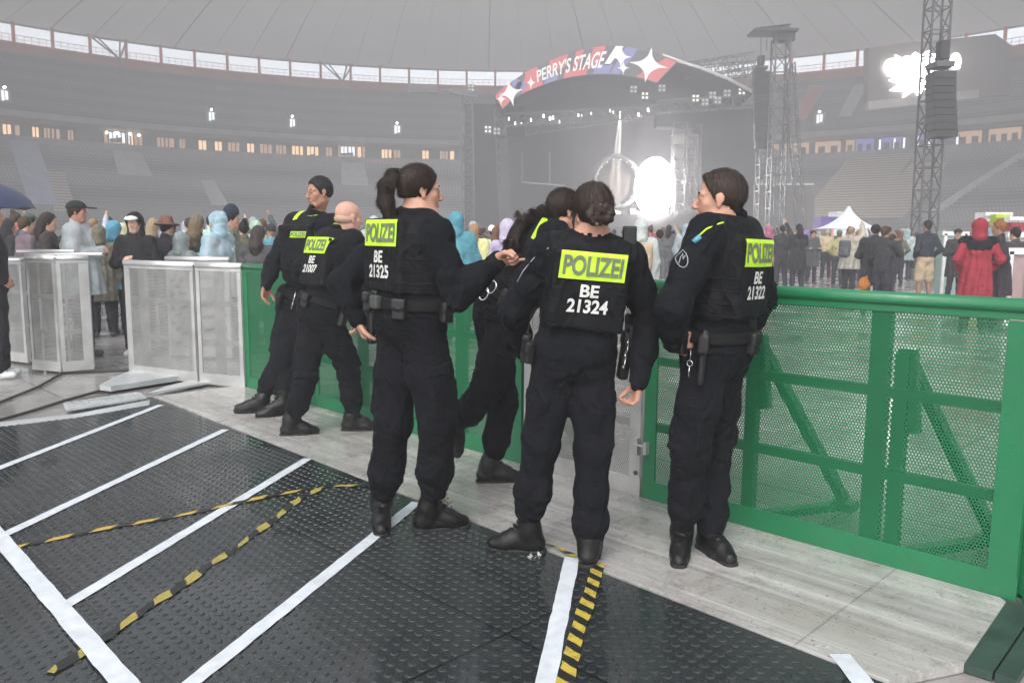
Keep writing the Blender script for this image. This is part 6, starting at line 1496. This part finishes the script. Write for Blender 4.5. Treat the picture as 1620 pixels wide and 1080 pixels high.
# ---- right foreground
goer(1216, 25.0, 1.82, 10, 'person in a pink hooded coat at the shoulder of the officer 21322', 'coat', 'hood', 'trousers', 'down', (.40, .13, .21), h=.014)
goer(1238, 23.5, 1.82, 0, 'person in black with a hand raised right of the pink hood', 'jacket', 'short', 'trousers', 'raise', (.03, .03, .035), h=.014)
goer(1264, 22.5, 1.84, 0, 'person in a long black coat seen from behind', 'coat', 'long', 'trousers', 'phone', (.022, .022, .026), h=.014)
goer(1286, 26.5, 1.70, 170, 'person in a charcoal coat facing the camera', 'coat', 'short', 'trousers', 'cross', (.07, .075, .08), h=.014)
goer(1275, 30.0, 1.72, 0, 'person in a violet hood behind the charcoal coat', 'jacket', 'hood', 'trousers', 'down', (.22, .18, .45), h=.014)
goer(1309, 29.5, 1.76, 0, 'bald man in a beige jacket and black trousers near the tent', 'jacket', 'short', 'trousers', 'cross', (.50, .40, .24), BLK, chair=(.42, .30, .22), h=.014)
goer(1346, 20.5, 1.76, 60, 'person with fair hair in a clear poncho over a tan coat', 'poncho', 'short', 'trousers', 'raise', (.50, .47, .38), clear=True, bag=True, cbag=(.08, .09, .10), chair=(.22, .17, .10), h=.014)
goer(1385, 16.2, 1.76, 15, 'person in a dark jacket with a backpack, left of the tan shorts', 'coat', 'short', 'trousers', 'front', (.03, .03, .036), bag=True, cbag=(.028, .03, .034), h=.012, wide=1.12)
goer(1400, 15.4, 1.72, 60, 'dark haired person turning right beside the backpack wearer', 'jacket', 'short', 'trousers', 'phone', (.04, .04, .045), h=.012)
Fo = Field(.04); oc = P(1367, 450, 15.95); Fo.ell(oc, np.eye(3), (.11, .10, .14)); Fo.cone(oc + Vector((0, 0, .08)), oc + Vector((.10, .12, .16)), .03, .02); Fo.disp = folds(4, .01)
ob_ = fmesh('sling_bag', Fo, .014, mat_cloth('orange_bag_cloth', (.45, .17, .03)), None, oc); ob_.location = oc; setp(ob_, 'orange bag hanging at the hip of the dark backpack wearer', 'bag')
goer(1426, 30.5, 1.70, 0, 'person in a grey top and pale trousers walking off', 'jacket', 'hood', 'wide', 'down', (.15, .13, .14), (.60, .60, .58), h=.014)
goer(1450, 32.0, 1.70, 0, 'person in a yellow vest near the mast foot', 'jacket', 'short', 'trousers', 'down', (.62, .60, .10), h=.014)
goer(1467, 19.2, 1.88, -8, 'man in a black beanie, navy jacket and tan shorts', 'jacket', 'beanie', 'shorts', 'pocket', (.028, .032, .045), (.42, .33, .22), chat=(.02, .02, .02), h=.012)
goer(1515, 20.0, 1.72, 190, 'person in a black coat with a red bag on the chest', 'coat', 'cap', 'trousers', 'front', (.03, .03, .033), bag=False, chat=(.02, .02, .02), h=.014)
rc_ = goer(1549, 13.0, 1.80, 15, 'person in a red coat with black shoulders and a red hood', 'coat', 'hood', 'trousers', 'pocket', (.27, .028, .042), (.03, .03, .03), h=N, wide=1.06)
goer(1581, 13.4, 1.80, -62, 'ginger haired person in a dark coat facing the red hood', 'coat', 'short', 'trousers', 'pocket', (.035, .03, .038), chair=(.22, .09, .03), h=N)
goer(1607, 14.6, 1.70, -20, 'person in dark clothes at the right edge behind the ginger haired person', 'coat', 'short', 'trousers', 'down', (.06, .05, .055), h=.014)
# black yoke of the red coat
Fy = Field(.04); Fy.cone((-.175, 0, 1.42), (.175, 0, 1.42), .092, .092); Fy.ell((0, 0, 1.34), np.eye(3), (.205, .155, .13)); Fy.cutplane((0, 0, -1), (0, 0, 1.27), .01); Fy.cutball((0, .05, 1.60), .115, .01)
yk = fmesh('coat_yoke', Fy, .012, M['uni'], rc_, Vector((0, 0, 0))); 
# umbrella at the left edge
uc = P(-42, 314, 9.0); um = empty('umbrella', 'dark blue umbrella held at the left edge', 'umbrella', (uc.x, uc.y, uc.z)); mb = MB(off=uc); n = 16; rings = []
for i in range(7):
    a = i / 6 * 1.25; rings.append([uc + Vector((math.sin(a) * .62 * math.cos(k / n * 6.2832), math.sin(a) * .62 * math.sin(k / n * 6.2832), .06 + math.cos(a) * .42 - .28 - (.02 if (k % 2 and i == 6) else 0))) for k in range(n)])
idx_ = [mb.pts(r) for r in rings]
for a, b in zip(idx_[:-1], idx_[1:]):
    for k in range(n): mb.face((a + k, b + k, b + (k + 1) % n, a + (k + 1) % n))
mb.build('canopy', mat('dark_blue_umbrella_cloth', (.035, .045, .10), .5, var=.2), um, True)
mb = MB(off=uc); mb.tube([uc + Vector((0, 0, .24)), uc + Vector((0, 0, -.62))], .008, 6); mb.build('shaft', M['gear'], um)
mb = MB(off=uc)
for k in range(8):
    a = k / 8 * 6.2832; mb.bar(uc + Vector((0, 0, .12)), uc + Vector((math.cos(a) * .58, math.sin(a) * .58, -.09)), .006)
mb.build('rib_set', M['gear'], um)
# ---- the crowd further back
cols = [((.030, .030, .036), 'black'), ((.09, .09, .10), 'grey'), ((.05, .045, .04), 'dark brown'), ((.30, .32, .34), 'pale grey'), ((.55, .56, .56), 'white'), ((.10, .25, .36), 'blue'), ((.42, .12, .13), 'red'), ((.12, .14, .09), 'olive'), ((.45, .30, .34), 'pink'), ((.42, .40, .20), 'yellow')]
wts = [30, 20, 10, 10, 8, 4, 2, 5, 3, 3]
kinds = [('jacket', 'short', 'down'), ('coat', 'hood', 'down'), ('jacket', 'long', 'pocket'), ('poncho', 'hood', 'down'), ('jacket', 'cap', 'front'), ('jacket', 'bun', 'down'), ('jacket', 'beanie', 'pocket'), ('coat', 'short', 'phone'), ('jacket', 'short', 'raise'), ('coat', 'long', 'cross')]
hn = dict(short='short hair', hood='a raised hood', long='long hair', cap='a cap', bun='a hair bun', beanie='a beanie')
def zone(x):
    for lim, nm in ((130, 'behind the left gate'), (300, 'behind the white visor'), (470, 'left of the bearded officer'), (700, 'behind the bald officer'), (860, 'right of the ponytailed officer'), (1120, 'before the bright stage disc'), (1300, 'below the side screen'), (1480, 'near the white tent')):
        if x < lim: return nm
    return 'near the right edge'
rc = random.Random(77); taken = []
def far(x0, x1, y0, y1, n, Hs=(1.58, 1.86)):
    k = 0; tries = 0
    while k < n and tries < n * 30:
        tries += 1; px = rc.uniform(x0, x1); Y = math.exp(rc.uniform(math.log(y0), math.log(y1))); p = P(px, 372, Y)
        if any((p.x - q[0]) ** 2 + (p.y - q[1]) ** 2 < .36 for q in taken): continue
        taken.append((p.x, p.y)); c, cn = rc.choices(cols, wts)[0]; tp_, hd_, ps_ = rc.choice(kinds); D = 'distant' if Y > 30 else 'standing'
        clr = False
        if tp_ == 'poncho' or (hd_ == 'hood' and rc.random() < .5):
            tp_ = 'poncho'; c, cn, clr = rc.choice([((.48, .54, .57), 'pale grey', True), ((.58, .61, .62), 'white', True), ((.36, .50, .60), 'pale blue', True), ((.55, .55, .42), 'cream', True)])
        c = tuple(v * rc.uniform(.8, 1.2) for v in c); kk_ = 'person in ' + cn + ' ' + tp_
        goer(px, Y, rc.uniform(*Hs), rc.gauss(8, 30), '%s %s with %s, %s' % (D, kk_, hn[hd_], zone(px)), tp_, hd_, 'trousers', ps_, c, (.035, .035, .045), chair=rc.choice(HC_), chat=rc.choice(cols)[0], clear=clr, h=.030 if Y > 22 else .022, group='concertgoers standing on the field'); k += 1
far(-20, 460, 13.5, 30, 52); far(-20, 480, 25, 60, 34); far(690, 830, 16, 58, 34); far(960, 1110, 24, 60, 34); far(1195, 1300, 30, 52, 12); far(1300, 1620, 32, 50, 22); far(1320, 1450, 21, 40, 9); far(1120, 1260, 30, 60, 14); far(1480, 1620, 22, 32, 8); far(570, 600, 14, 50, 4); far(1385, 1440, 24, 40, 3)
print('crowd', round(_t.time() - _t0, 1), len(PROTO))
# ------------------------------------------------------------------ haze
hz = MB(); hz.hexa([(-130, -20, -1.5), (130, -20, -1.5), (130, 175, -1.5), (-130, 175, -1.5), (-130, -20, 37), (130, -20, 37), (130, 175, 37), (-130, 175, 37)])
hm = bpy.data.materials.new('stadium_haze'); hm.use_nodes = True; n, l = nt(hm)
n.remove(n['Principled BSDF']); pv = n.new('ShaderNodeVolumePrincipled')
pv.inputs['Color'].default_value = (.66, .66, .68, 1); pv.inputs['Density'].default_value = HAZE_D; pv.inputs['Anisotropy'].default_value = 0.1
l.new(pv.outputs[0], n['Material Output'].inputs['Volume'])
setp(hz.build('haze', hm), None, None, None, 'stuff')
